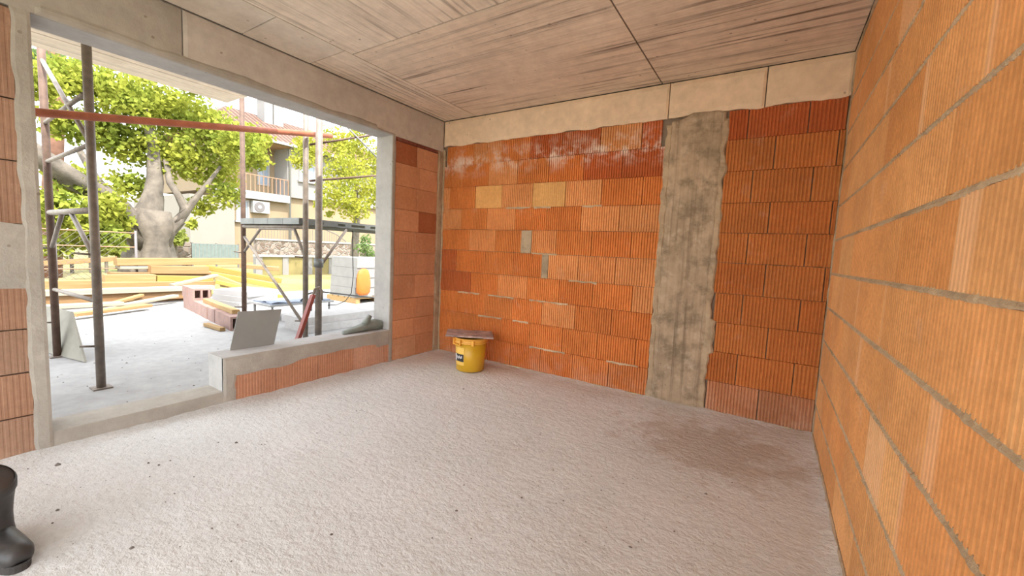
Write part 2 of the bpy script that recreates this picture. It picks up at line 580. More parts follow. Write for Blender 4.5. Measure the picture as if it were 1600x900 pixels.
def panel(name, wall, mat, parent, s0, s1, t0, t1, proud, ns, nt_, rough=0.0, vertical=False, back=0.02, seed=0):
    """relief patch on a wall: s runs along (or up when vertical); t0/t1 are functions of s giving its two edges"""
    F = FRAME[wall]
    m = MB()
    g = []
    for i in range(ns + 1):
        s = s0 + (s1 - s0) * i / ns
        a, b_ = t0(s), t1(s)
        row = []
        for j in range(nt_ + 1):
            t = a + (b_ - a) * j / nt_
            e = min(i, ns - i, j, nt_ - j)
            k = proud + rough * fbm(s * 9 + seed, t * 9, seed, 3)
            if e == 0:
                k = proud * 0.35
            u, z = (t, s) if vertical else (s, t)
            row.append(F(u, -k, z))
        g.append(row)
    vs = [p for r in g for p in r]
    n = nt_ + 1
    fs = []
    flip = vertical
    for i in range(ns):
        for j in range(nt_):
            q = (i * n + j, (i + 1) * n + j, (i + 1) * n + j + 1, i * n + j + 1)
            fs.append(q if not flip else q[::-1])
    # border back into the wall
    loop = [i * n for i in range(ns + 1)] + [ns * n + j for j in range(1, n)] + [i * n + nt_ for i in range(ns - 1, -1, -1)] + [j for j in range(nt_ - 1, 0, -1)]
    base = len(vs)
    for k in loop:
        i, j = divmod(k, n)
        s = s0 + (s1 - s0) * i / ns
        t = t0(s) + (t1(s) - t0(s)) * j / nt_
        u, z = (t, s) if vertical else (s, t)
        vs.append(F(u, back, z))
    L = len(loop)
    for k in range(L):
        q = (loop[k], base + k, base + (k + 1) % L, loop[(k + 1) % L])
        fs.append(q if not flip else q[::-1])
    m.add(vs, fs)
    return m.build(name, mat, parent)


def const(c, amp=0.0, fr=8.0, seed=0.0):
    return lambda s: c + (amp * fbm(s * fr, seed * 3.1, 1.7, 3) if amp else 0.0)


_blk = {}


def block_mesh(L, h, depth, pitch, gd, mat):
    key = (round(L, 3), round(h, 3), depth, pitch, gd, mat.name)
    if key in _blk:
        return _blk[key]
    pts = [(0.0, 0.004), (0.003, 0.0)]
    n = max(1, int(round((L - 0.02) / pitch)))
    pit = (L - 0.02) / n
    for i in range(n):
        x = 0.01 + pit * (i + 0.5)
        g = pitch * 0.24
        if gd > 0:
            pts += [(x - g, 0.0), (x - g * 0.55, gd), (x + g * 0.55, gd), (x + g, 0.0)]
    pts += [(L - 0.003, 0.0), (L, 0.004)]
    prof = pts + [(L, depth), (0.0, depth)]
    m = MB()
    k = len(prof)
    m.v = [(x, y, 0.0) for x, y in prof] + [(x, y, h) for x, y in prof]
    m.f = [(i, (i + 1) % k, k + (i + 1) % k, k + i) for i in range(k)]
    # caps as strips from the front edge to the back edge
    m.f.append(tuple(range(k - 1, -1, -1)))
    m.f.append(tuple(range(k, 2 * k)))
    me = bpy.data.meshes.new('brick')
    me.from_pydata(m.v, [], m.f)
    me.update()
    me.materials.append(mat)
    _blk[key] = me
    return me


def brick(wall, parent, u0, u1, z0, z1, col, mat, pitch=0.0235, gd=0.006, band=0.0, gap=0.004, jitter=0.003, name='brick', depth=0.10):
    L, h = u1 - u0 - gap, z1 - z0
    if L < 0.02:
        return
    me = block_mesh(L, h, depth, pitch, gd, mat)
    o = bpy.data.objects.new(name, me)
    COL.objects.link(o)
    o.location = FRAME[wall](u0 + gap / 2, RND.uniform(-jitter, jitter), z0)
    o.rotation_euler = (0, 0, ROT[wall] + RND.uniform(-0.003, 0.003))
    o.parent = parent
    o.color = (*col, band)
    return o


def vary(c, a=0.10):
    k = 1 + RND.uniform(-a, a)
    h = RND.uniform(-0.06, 0.06)
    return (min(1, c[0] * k), min(1, c[1] * k * (1 + h)), min(1, c[2] * k * (1 + 2 * h)))


# ------------------------------------------------------------------ floor
fm = MB()
nx, ny = 150, 270
xs = np.linspace(0.0, W, nx + 1)
ys = np.linspace(YB, 0.0, ny + 1)
for y in ys:
    for x in xs:
        z = 0.0035 * fbm(x * 3.1, y * 3.1, 0.2, 3) + 0.0025 * fbm(x * 14, y * 14, 3.0, 2)
        dw = min(-y, x, W - x)
        z += 0.018 * max(0.0, 1 - dw / 0.07) * (0.7 + 0.5 * fbm(x * 7, y * 7, 5.0, 2))
        fm.v.append((x, y, z))
n1 = nx + 1
fm.f = [(j * n1 + i, j * n1 + i + 1, (j + 1) * n1 + i + 1, (j + 1) * n1 + i) for j in range(ny) for i in range(nx)]
b0 = len(fm.v)
fm.add([(0, YB, -0.15), (W, YB, -0.15), (W, 0, -0.15), (0, 0, -0.15)], [(0, 3, 2, 1)])
floor = fm.build('floor', M['screed'], None, True)
tag(floor, 'rough pale screed floor of the unfinished room', 'floor', kind='structure')

# ------------------------------------------------------------------ ceiling with the imprints of its shuttering panels
cm = MB()
cm.box((-0.25, YB, H + 0.008), (W + 0.2, 0.25, H + 0.2))
ceiling = cm.build('ceiling', M['ceil_dark'])
tag(ceiling, 'raw concrete ceiling with panel joints and wood grain marks', 'ceiling', kind='structure')
for (x0, x1, y0, y1, mk, dz) in [
    (0.494, W - 0.012, -1.645, YB, 'ceil_y', 0.0),
    (0.494, 2.528, -0.012, -1.632, 'ceil_x', 0.001),
    (2.540, W - 0.012, -0.012, -1.632, 'ceil_x', -0.001),
    (0.012, 0.484, -0.012, -1.700, 'ceil_y', 0.002),
    (0.012, 0.484, -1.708, -2.232, 'ceil_plain', 0.0),
    (0.012, 0.484, -2.240, YB, 'ceil_plain', 0.001),
]:
    m = MB()
    m.box((x0, y1, H + dz), (x1, y0, H + 0.02))
    m.build('panel', M[mk], ceiling)

# ------------------------------------------------------------------ back wall
wm = MB()
wm.box((-0.25, 0.030, 0.0), (W + 0.25, 0.25, H + 0.008))
wall_back = wm.build('wall_back', M['core'])
tag(wall_back, 'orange hollow block wall facing the camera with a concrete column in it', 'wall', kind='structure')
ZB = [0.012, 0.268, 0.525, 0.775, 1.02, 1.275, 1.52, 1.762, 2.015, 2.268, 2.50]
ORG = (0.64, 0.21, 0.050)
RED = (0.50, 0.125, 0.032)
PALE = (0.70, 0.30, 0.105)
TAN = (0.70, 0.39, 0.14)
rows_l = [  # from the top course down, block ends along the wall
    [0.056, 0.466, 0.842, 1.217, 1.591, 1.995, 2.385, 2.56],
    [0.02, 0.306, 0.689, 1.073, 1.453, 1.838, 2.222, 2.606],
    [0.01, 0.117, 0.507, 0.881, 1.274, 1.658, 2.038, 2.426, 2.606],
    [0.01, 0.309, 0.688, 1.067, 1.459, 1.841, 2.228, 2.608],
    [0.01, 0.443, 0.816, 1.163, None, 1.288, 1.581, 1.967, 2.356, 2.606],
    [0.01, 0.254, 0.686, 1.073, 1.430, None, 1.504, 1.842, 2.224, 2.604],
    [0.01, 0.486, 0.873, 1.260, 1.646, 2.012, 2.402, 2.600],
    [0.01, 0.300, 0.698, 1.080, 1.458, 1.839, 2.219, 2.600],
    [0.01, 0.200, 0.575, 0.948, 1.326, 1.714, 2.091, 2.469, 2.597],
    [0.01, 0.349, 0.735, 1.085, 1.466, 1.842, 2.223, 2.597],
]
rows_r = [
    [3.076, 3.220, 3.615, 3.84],
    [3.076, 3.419, 3.806, 3.845],
    [3.077, 3.286, 3.676, 3.845],
    [3.077, 3.424, 3.813, 3.845],
    [3.079, 3.296, 3.682, 3.845],
    [3.080, 3.438, 3.815, 3.846],
    [3.095, 3.301, 3.687, 3.845],
    [3.120, 3.497, 3.845],
    [3.070, 3.303, 3.690, 3.845],
    [3.093, 3.477, 3.845],
]
special = {(0, 1): PALE, (0, 3): RED, (0, 4): RED, (0, 6): RED, (1, 5): RED, (1, 6): RED, (2, 2): TAN, (2, 4): TAN, (2, 3): PALE,
           (4, 1): PALE, (3, 5): PALE, (6, 0): RED, (5, 0): RED}
for side, rows in (('l', rows_l), ('r', rows_r)):
    for r, us in enumerate(rows):
        z0, z1 = ZB[9 - r], ZB[10 - r] - 0.004
        i = 0
        idx = 0
        while i < len(us) - 1:
            a, b_ = us[i], us[i + 1]
            if b_ is None:   # mortar-filled gap
                c_ = us[i + 2]
                panel('mortar_patch', 'back', M['mortar'], wall_back, a, c_, const(z0, 0.006, 40, r), const(z1, 0.006, 40, r + 2), 0.006, 6, 8, 0.006)
                i += 2
                continue
            base = special.get((r, idx), ORG) if side == 'l' else (RED if r in (0,) else (0.54, 0.185, 0.045))
            if side == 'r' and r == 9:
                base = (0.52, 0.22, 0.10)
            pale = RND.random() < 0.25 and base is ORG
            brick('back', wall_back, a, b_, z0, z1, vary(PALE if pale else base, 0.07), M['brick_back'],
                  0.0235, 0.003 if base == TAN else 0.010, 0.0, 0.007)
            i += 1
            idx += 1
# mortar smears squeezed out of some bed joints
for (u0, u1, z) in [(0.95, 1.25, 1.762), (1.30, 1.50, 1.762), (1.85, 2.05, 1.765), (1.30, 1.60, 1.278), (1.75, 2.05, 1.02), (0.3, 0.62, 0.775), (0.75, 1.10, 0.775),
                    (1.3, 1.75, 0.775), (1.33, 1.75, 0.268), (1.1, 1.3, 0.525), (2.2, 2.5, 0.268), (0.62, 0.95, 0.525)]:
    panel('mortar_smear', 'back', M['mortar_bed'], wall_back, u0, u1, const(z - 0.013, 0.010, 14, z), const(z + 0.004, 0.004, 14, u0), 0.007, 26, 2, 0.004, seed=u0)
# concrete beam over the blocks, its underside ragged
for k, (u0, u1) in enumerate([(0.012, 2.598), (2.606, 3.318), (3.326, W - 0.004)]):
    panel('beam', 'back', M['beam_back'], wall_back, u0, u1, const(2.497, 0.020, 5, 1), const(H - 0.006), 0.016 if k != 2 else 0.013, max(30, int((u1 - u0) * 55)), 8, 0.0012)
# concrete column, a little proud, with ragged mortar edges
col = panel('column', 'back', M['column'], wall_back, 0.0, 2.47, lambda z: 2.635 + 0.012 * fbm(z * 5, 2.0, 0, 3), lambda z: 3.050 + 0.010 * fbm(z * 5, 5.0, 0, 3), 0.012, 90, 16, 0.004, True)
panel('mortar_edge', 'back', M['mortar'], wall_back, 0.0, 2.44, lambda z: 2.596 + 0.014 * fbm(z * 9, 1.0, 0, 3), lambda z: 2.650 + 0.016 * fbm(z * 7, 3.0, 0, 3), 0.010, 110, 5, 0.008, True)
panel('mortar_edge', 'back', M['mortar'], wall_back, 0.0, 2.44, lambda z: 3.030 + 0.014 * fbm(z * 9, 4.0, 0, 3), lambda z: 3.084 + 0.020 * fbm(z * 8, 6.0, 0, 3) + (0.035 if 0.5 < z < 0.78 else 0), 0.010, 110, 5, 0.009, True)
panel('column_head', 'back', M['column'], wall_back, 2.66, 3.06, const(2.40, 0.01, 8, 3), lambda u: 2.475 + 0.06 * max(0, 1 - ((u - 2.90) / 0.19) ** 2) + 0.012 * fbm(u * 9, 3, 1, 3), 0.018, 30, 6, 0.004)
panel('mortar_edge', 'back', M['mortar'], wall_back, 0.0, 2.47, const(0.0), lambda z: 0.022 + 0.012 * fbm(z * 7, 9.0, 0, 3), 0.010, 80, 3, 0.006, True)

# ------------------------------------------------------------------ left wall with the door and window opening
lm = MB()
lm.box((-0.25, YJ1, ZP), (-0.030, 0.03, ZL))             # strip between window and corner
lm.box((-0.25, YB, 0.0), (-0.030, YJ0, ZL))              # pillar beside the door
lm.box((-0.25, YP, 0.0), (-0.030, 0.03, ZP - 0.02))      # low parapet core
wall_left = lm.build('wall_left', M['core'])
tag(wall_left, 'block wall with a wide door and window opening to the terrace', 'wall', kind='structure')


def lpart(name, mat, *boxes):
    m = MB()
    for a, b_ in boxes:
        m.box(a, b_)
    return m.build(name, mat, wall_left)


lpart('lintel', M['jamb'], ((-0.25, YB, ZL), (-0.012, 0.012, H + 0.008)))
lpart('threshold', M['render'], ((-0.25, YJ0, -0.02), (0.0, YP, ZT)))
lpart('jamb', M['jamb'], ((-0.252, YJ1 - 0.003, ZP - 0.01), (-0.006, YJ1 + 0.03, ZL)))
lpart('jamb', M['render'], ((-0.252, YJ0 - 0.03, ZT - 0.1), (-0.006, YJ0 + 0.003, ZL)))
lpart('parapet_cap', M['jamb'], ((-0.26, YP - 0.003, ZP - 0.06), (-0.004, YJ1 + 0.005, ZP)))
lpart('parapet_end', M['jamb'], ((-0.252, YP - 0.003, 0.0), (-0.006, YP + 0.03, ZP - 0.06)))
# inner face of the beam: two shuttering lengths and the darker render smeared along its lower edge
wav = lambda u: ZL + 0.055 + 0.022 * fbm(u * 3.0, 4.4, 0, 3) - (0.035 if u > -1.0 else 0.0)
panel('beam', 'left', M['render'], wall_left, YB, -2.607, const(ZL - 0.001), const(H - 0.007), 0.006, 60, 6, 0.0015)
panel('beam', 'left', M['beam_left'], wall_left, -2.599, -0.004, const(ZL - 0.001), const(H - 0.007), 0.008, 110, 6, 0.0015)
panel('render_band', 'left', M['render'], wall_left, YJ0 + 0.02, YJ1 + 0.03, const(ZL - 0.002), wav, 0.014, 120, 3, 0.002)
# blocks between window and corner
ZLc = [0.012, 0.256, 0.462, 0.700, 0.966, 1.210, 1.455, 1.690, 1.941, 2.182, 2.405]
LB = (0.56, 0.27, 0.14)
for r in range(10):
    z0, z1 = ZLc[r], ZLc[r + 1] - 0.004
    mid = -0.428 if r % 2 == 1 else -0.385
    for a, b_ in ((-0.742, mid), (mid, -0.092)):
        c = vary(LB, 0.10)
        if r == 9 and a < -0.5 or r == 6 and a > -0.5:
            c = (0.36, 0.115, 0.045)
        brick('left', wall_left, a, b_, z0, z1, c, M['brick'], 0.0235, 0.0016, 0.0, 0.003)
brick('left', wall_left, -0.742, -0.092, 2.407, 2.442, (0.20, 0.055, 0.035), M['brick'], 0.03, 0.004, 0.0, 0.003, name='brick_sliver')
panel('mortar_edge', 'left', M['render'], wall_left, 0.0, ZL, const(YJ1 - 0.002), lambda z: -0.742 + 0.007 * fbm(z * 8, 2, 0, 3), 0.006, 90, 4, 0.003, True)
panel('mortar_edge', 'left', M['mortar'], wall_left, 0.0, ZL, lambda z: -0.092 + 0.010 * fbm(z * 8, 6, 0, 3), const(0.0), 0.008, 90, 5, 0.006, True)
# parapet: four exposed blocks under a skin of render with a ragged lower edge
for a, b_ in ((-2.32, -1.996), (-1.996, -1.612), (-1.612, -1.234), (-1.234, -0.852), (-0.852, -0.785)):
    brick('left', wall_left, a, b_, 0.005, 0.262, vary((0.52, 0.265, 0.165), 0.06), M['brick'], 0.0235, 0.004, 0.0, 0.005, 0.001)


def par_low(u):
    b_ = 0.205 if u < -1.9 else (0.205 + (u + 1.9) * 0.18 if u < -1.68 else 0.236)
    if u > -0.95:
        b_ -= 0.03
    return b_ + 0.012 * fbm(u * 6, 8, 0, 3)


panel('render_skin', 'left', M['render'], wall_left, YP - 0.003, YJ1 + 0.005, par_low, const(ZP - 0.002), 0.006, 110, 6, 0.003)
panel('render_skin', 'left', M['render'], wall_left, 0.0, 0.235, const(YP - 0.003), lambda z: -2.315 + 0.02 * fbm(z * 7, 1, 3, 3) + 0.05 * max(0, z - 0.15), 0.006, 16, 5, 0.003, True)
# pillar beside the door
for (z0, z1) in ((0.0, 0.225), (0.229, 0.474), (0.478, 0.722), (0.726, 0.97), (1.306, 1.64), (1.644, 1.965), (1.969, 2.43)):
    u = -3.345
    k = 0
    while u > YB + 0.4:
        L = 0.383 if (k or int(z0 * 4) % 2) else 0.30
        brick('left', wall_left, u - L, u, z0 + 0.004, z1, vary((0.31, 0.175, 0.11), 0.06), M['brick'], 0.0235, 0.0012, 0.0, 0.003)  # muted dark brick colour stands in for the pillar's back-lit shade
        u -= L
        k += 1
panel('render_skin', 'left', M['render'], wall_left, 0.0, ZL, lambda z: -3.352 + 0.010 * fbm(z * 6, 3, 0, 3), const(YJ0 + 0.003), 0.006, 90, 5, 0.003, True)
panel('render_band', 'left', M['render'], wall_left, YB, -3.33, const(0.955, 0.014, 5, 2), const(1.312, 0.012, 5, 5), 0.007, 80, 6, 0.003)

# ------------------------------------------------------------------ right wall: long ribbed blocks on thick crumbly beds
rm = MB()
rm.box((W + 0.030, YR, 0.0), (W + 0.25, 0.25, H + 0.008))
wall_right = rm.build('wall_right', M['core'])
tag(wall_right, 'orange ribbed block wall close to the camera with thick mortar beds', 'wall', kind='structure')
ZR = [0.0, 0.232, 0.477, 0.738, 0.983, 1.230, 1.473, 1.715, 1.970, 2.220, 2.458, 2.79]
RB = (0.70, 0.34, 0.125)
joints = [
    [0.60, 1.20, 1.746], [0.38, 0.88, 1.37, 1.91], [0.69, 1.196, 1.768, 2.25], [0.37, 0.87, 1.376, 1.88, 2.388],
    [0.20, 0.68, 1.19, 1.75, 2.266], [0.38, 0.88, 1.382, 1.886, 2.40], [0.26, 0.753, 1.255, 1.77, 2.274], [0.40, 0.91, 1.42, 1.93, 2.425],
    [0.28, 0.77, 1.29, 1.793, 2.30], [0.40, 0.90, 1.415, 1.92], [0.25, 0.75, 1.25, 1.76],
]
bands = {(2, 1.768): 0.29, (3, 2.388): 0.10, (5, 2.40): 0.13, (9, 1.415): 0.30, (4, 0.68): 0.04, (4, 1.19): 0.04, (4, 1.75): 0.03, (6, 1.255): 0.03,
         (6, 1.77): 0.0, (8, 1.29): 0.05, (7, 1.93): 0.06, (2, 2.25): 0.05, (3, 1.376): 0.08, (9, 0.40): 0.05, (5, 1.382): 0.0}
for r, js in enumerate(joints):
    us = [0.012] + list(js)
    while us[-1] < -YR:
        us.append(us[-1] + 0.505)
    us[-1] = -YR
    for a, b_ in zip(us[:-1], us[1:]):
        tone = RND.choice([RB, RB, RB, (0.66, 0.30, 0.10), (0.73, 0.38, 0.15)])
        bd = bands.get((r, a), RND.choice([0, 0, 0.03, 0.05]) if a > 2.3 else 0.0)
        brick('right', wall_right, a, b_, ZR[r] + (0.008 if r else 0.004), ZR[r + 1] - 0.008, vary(tone, 0.05), M['brick'], 0.0255, 0.010, bd, 0.003, 0.0015)
for r in range(1, 11):
    # mortar bed: a lumpy bead
    m = MB()
    rings = []
    n = 620
    for i in range(n + 1):
        u = 0.01 + (-YR - 0.02) * i / n
        c = 0.004 * fbm(u * 4, r * 3.3, 0.0, 2)
        hb = 0.0105 + 0.0040 * fbm(u * 17, r * 1.9, 1.0, 4)
        pr = 0.001 + 0.0055 * fbm(u * 34, r * 2.7, 2.0, 4)
        z = ZR[r] + c
        rings.append([FRAME['right'](u, 0.03, z - hb), FRAME['right'](u, -pr * 0.3, z - hb), FRAME['right'](u, -pr - 0.002, z - hb * 0.3), FRAME['right'](u, -pr + 0.002, z + hb * 0.4),
                      FRAME['right'](u, 0.002, z + hb), FRAME['right'](u, 0.03, z + hb)])
    m.loft(rings)
    m.build('mortar_bed', M['mortar_bed'], wall_right)
panel('mortar_edge', 'right', M['mortar'], wall_right, 0.0, 2.78, const(0.0), lambda z: 0.030 + 0.010 * fbm(z * 7, 4, 0, 3), 0.008, 90, 3, 0.005, True)
panel('mortar_edge', 'right', M['mortar'], wall_right, 0.01, -YR, const(H - 0.028, 0.006, 5, 3), const(H - 0.004), 0.010, 160, 2, 0.004)
panel('mortar_edge', 'right', M['mortar'], wall_right, 0.01, -YR, const(0.0), const(0.022, 0.010, 6, 3), 0.010, 160, 2, 0.004)

# ------------------------------------------------------------------ outside: ground, terrace, balcony slab
gm = MB()
gm.add([(-70, -40, -0.16), (60, -40, -0.16), (60, 60, -0.16), (-70, 60, -0.16)], [(0, 1, 2, 3)])
ground = gm.build('ground', M['ground'])
tag(ground, 'dry yellowish grass ground beyond the concrete terrace', 'ground', kind='structure')
tm = MB()
tm.box((-6.9, -9.0, -0.15), (-0.25, 7.0, -0.005))
tm.box((-0.25, -9.0, -0.15), (8.5, YB, -0.005))
tm.box((W, YB, -0.15), (8.5, 1.0, -0.005))
terrace = tm.build('terrace', M['terrace'])
tag(terrace, 'pale concrete terrace slab outside the opening', 'terrace', kind='structure')
bm_ = MB()
bm_.box((-1.48, -6.5, 2.80), (-0.25, -1.59, 2.98))
slab = bm_.build('balcony_slab', M['slab'])
tag(slab, 'board-marked concrete balcony slab above the door outside', 'balcony', kind='structure')
m = MB()
m.box((-1.86, -6.5, 2.80), (-1.49, -1.56, 2.98))
m.build('edge_board', M['slab'], slab)
m = MB()
m.box((-1.49, -1.60, 2.795), (-0.25, -1.56, 2.98))
m.build('edge_board', M['slab'], slab)

# ------------------------------------------------------------------ bucket with a crusted board on top
BX, BY = 0.835, -0.395
bk = empty('bucket', (BX, BY, 0.006))
bk.scale = (1.12, 1.12, 1.10)
tag(bk, 'yellow plastic builders bucket with a black and yellow label in the corner', 'bucket')


def ring(r, z, n=40, cx=0.0, cy=0.0):
    return [(cx + r * math.cos(2 * math.pi * i / n), cy + r * math.sin(2 * math.pi * i / n), z) for i in range(n)]


m = MB()
m.loft([ring(0.122, 0.0), ring(0.132, 0.008), ring(0.149, 0.315), ring(0.141, 0.315), ring(0.125, 0.02)], True)
m.build('body', M['bucket'], bk, True)
m = MB()
m.loft([ring(0.149, 0.270), ring(0.158, 0.272), ring(0.160, 0.285), ring(0.153, 0.290), ring(0.155, 0.312), ring(0.160, 0.316), ring(0.158, 0.325), ring(0.147, 0.325), ring(0.145, 0.270)], False)
m.build('rim', M['bucket_rim'], bk, True)
to_cam = math.atan2(CAM.y - BY, CAM.x - BX)
for s in (-0.95, 0.12):
    a = to_cam + s
    m = MB()
    c, sn = math.cos(a), math.sin(a)
    hw = 0.050 if s < 0 else 0.016
    for q in ((-1, 1) if s < 0 else (0,)):
        for (z0, z1) in ((0.262, 0.312),):
            o = Vector((c * 0.156, sn * 0.156, 0)) + Vector((-sn, c, 0)) * (q * hw)
            m.bar(o + Vector((0, 0, z0)), o + Vector((0, 0, z1)), 0.012 if q else 0.030, 0.018)
    if s < 0:
        o = Vector((c * 0.158, sn * 0.158, 0))
        t = Vector((-sn, c, 0)) * 0.056
        m.bar(o - t + Vector((0, 0, 0.262)), o + t + Vector((0, 0, 0.262)), 0.016, 0.012)
    m.build('handle_lug', M['bucket_rim'], bk)


def label_patch(name, mat, a0, a1, z0, z1, off, parent):
    m = MB()
    n = 12
    vs, fs = [], []
    for i in range(n + 1):
        a = to_cam + a0 + (a1 - a0) * i / n
        for z in (z0, z1):
            r = 0.132 + (z - 0.008) / 0.307 * 0.017
            for o in (off, 0.0):
                vs.append((math.cos(a) * (r + o), math.sin(a) * (r + o), z))
    for i in range(n):
        b_ = i * 4
        fs += [(b_, b_ + 4, b_ + 6, b_ + 2), (b_ + 2, b_ + 6, b_ + 7, b_ + 3), (b_ + 1, b_ + 5, b_ + 4, b_)]
    fs += [(0, 2, 3, 1), (n * 4, n * 4 + 1, n * 4 + 3, n * 4 + 2)]
    m.add(vs, fs)
    return m.build(name, mat, parent)


lab = label_patch('label', M['label_yellow'], -1.32, -0.44, 0.065, 0.235, 0.0015, bk)
label_patch('label_panel', M['label_black'], -1.30, -0.46, 0.100, 0.172, 0.003, lab)
label_patch('label_stripe', M['label_white'], -1.30, -1.12, 0.104, 0.168, 0.004, lab)
for k, (a, z) in enumerate([(-1.00, 0.142), (-0.90, 0.136), (-0.80, 0.144), (-0.70, 0.138), (-0.60, 0.144)]):
    label_patch('label_mark', M['label_white'], a - 0.035, a + 0.02, z - 0.012, z + 0.012, 0.004, lab)

m = MB()
n = 14
hs = 0.245
g = [[None] * (n + 1) for _ in range(n + 1)]
for top in (1, 0):
    for i in range(n + 1):
        for j in range(n + 1):
            x, y = (i / n - 0.5) * 2 * hs, (j / n - 0.5) * 2 * hs * 0.86
            e = 1 + 0.03 * fbm(i * 0.6, j * 0.6, 2, 2)
            z = (0.016 if top else 0.0) + (0.006 * fbm(x * 16, y * 16, 1, 3) if top else 0)
            m.v.append((x * e, y * e, z))
k = (n + 1) ** 2
for i in range(n):
    for j in range(n):
        a = i * (n + 1) + j
        m.f.append((a, a + n + 1, a + n + 2, a + 1))
        m.f.append((k + a, k + a + 1, k + a + n + 2, k + a + n + 1))
per = [i * (n + 1) for i in range(n + 1)] + [n * (n + 1) + j for j in range(1, n + 1)] + [i * (n + 1) + n for i in range(n - 1, -1, -1)] + [j for j in range(n - 1, 0, -1)]
for a, b_ in zip(per, per[1:] + per[:1]):
    m.f.append((a, k + a, k + b_, b_))
board = m.build('mixing_board', M['board_crust'])
board.location = (BX - 0.02, BY + 0.0, 0.378)
board.rotation_euler = (math.radians(-2.5), math.radians(2.0), math.radians(38))
tag(board, 'crusted pinkish square board lying on the yellow bucket', 'board')

# ------------------------------------------------------------------ rubber boot at the left edge
boot = empty('work_boot', (0.965, -3.600, 0.0), math.radians(9))
tag(boot, 'black rubber work boot standing on the floor at left edge', 'boot')


def oval(cx, cz, a, b_, tilt=0.0, n=24, cy=0.0, axis='z', sq=1.0):
    r = []
    for i in range(n):
        t = 2 * math.pi * i / n
        x, y = a * math.cos(t), b_ * math.sin(t)
        r.append((cx + x, cy + y, cz + x * (tilt - max(0.0, cz - 0.15) * 3.2)))
    return r


m = MB()
sh = [(0.0, 0.30, 0.078, 0.064, 0.10), (0.0, 0.292, 0.083, 0.069, 0.10), (0.002, 0.262, 0.083, 0.068, 0.10), (0.002, 0.25, 0.076, 0.063, 0.08), (0.002, 0.20, 0.068, 0.057, 0.0), (0.006, 0.15, 0.062, 0.052, -0.15),
      (0.015, 0.11, 0.066, 0.050, -0.35), (0.03, 0.075, 0.082, 0.050, -0.45), (0.04, 0.03, 0.090, 0.048, -0.05)]
m.loft([oval(cx, cz, a, b_, t) for cx, cz, a, b_, t in sh][::-1], False)
m.build('shaft', M['rubber'], boot, True)
m = MB()
inn = [(0.0, 0.298, 0.076, 0.062, 0.10), (0.002, 0.25, 0.070, 0.057, 0.08), (0.002, 0.19, 0.060, 0.050, 0.0), (0.004, 0.13, 0.052, 0.044, -0.1)]
m.loft([oval(cx, cz, a, b_, t) for cx, cz, a, b_, t in inn], True)
m.build('lining', M['rubber_in'], boot, True)
m = MB()
rings = []
for (x, wd, ht) in [(-0.075, 0.030, 0.045), (-0.06, 0.044, 0.07), (0.0, 0.050, 0.095), (0.06, 0.050, 0.105), (0.11, 0.054, 0.092), (0.16, 0.052, 0.090), (0.20, 0.050, 0.088), (0.225, 0.042, 0.076), (0.240, 0.022, 0.052)]:
    rr = []
    for i in range(20):
        t = 2 * math.pi * i / 20
        y = wd * math.cos(t)
        z = 0.010 + ht * 0.5 + ht * 0.5 * math.sin(t) * (1.0 if math.sin(t) > 0 else 0.95)
        rr.append((x, y, z))
    rings.append(rr)
m.loft(rings)
m.build('foot', M['rubber'], boot, True)
m = MB()
out = []
for i in range(32):
    t = 2 * math.pi * i / 32
    c, sn = math.cos(t), math.sin(t)
    x = 0.08 + 0.168 * c
    wd = 0.053 if c > 0 else 0.048
    wd *= 1.0 - 0.16 * math.exp(-((x - 0.04) / 0.04) ** 2)
    out.append((x, wd * math.copysign(abs(sn) ** 0.75, sn)))
m.loft([[(x, y, 0.0) for x, y in out], [(x * 1.0, y * 1.02, 0.012) for x, y in out], [(x, y, 0.034) for x, y in out]])
sole = m.build('sole', M['sole'], boot)
m = MB()
m.loft([[(0.08 + (x - 0.08) * 1.03, y * 1.06, 0.026) for x, y in out], [(0.08 + (x - 0.08) * 1.03, y * 1.06, 0.034) for x, y in out]])
m.build('welt', M['rubber'], sole)

# ------------------------------------------------------------------ grit on floor and terrace
m = MB()
rg = random.Random(3)


def chip(x, y, z, r):
    a = rg.uniform(0, 6.28)
    e = rg.uniform(0.5, 1.0)
    p = []
    for k in range(5):
        t = a + k * 1.257
        p.append((x + r * math.cos(t) * rg.uniform(0.7, 1.1), y + r * e * math.sin(t) * rg.uniform(0.7, 1.1), z))
    top = (x + rg.uniform(-.2, .2) * r, y, z + r * 0.7)
    m.add(p + [top], [(0, 1, 5), (1, 2, 5), (2, 3, 5), (3, 4, 5), (4, 0, 5), (4, 3, 2, 1, 0)])


for _ in range(330):
    x, y = rg.uniform(0.15, 3.6), -rg.random() ** 1.2 * 3.6 - 0.1
    chip(x, y, 0.0, rg.uniform(0.003, 0.007))
for px, py, r in [(232, 724, .012), (234, 745, .008), (248, 727, .01), (266, 720, .008), (206, 856, .012), (90, 797, .011), (369, 692, .014), (90, 727, .02), (815, 778, .010), (620, 765, .009), (713, 798, .010), (518, 835, .009), (1103, 772, .012), (724, 608, .014), (985, 855, .01), (331, 826, .009)]:
    p = at(px, py, 2, 0.0)
    chip(p.x, p.y, 0.0, r)
gr = m.build('floor_grit', M['grit'])
tag(gr, 'dark grit and crumbs scattered over the screed floor', 'grit', kind='stuff')
m = MB()
for _ in range(70):
    chip(rg.uniform(-4.5, -0.4), rg.uniform(-3.6, -0.6), -0.005, rg.uniform(0.006, 0.014))
gr2 = m.build('terrace_grit', M['grit'])
tag(gr2, 'small dark crumbs scattered over the terrace concrete', 'grit', kind='stuff')

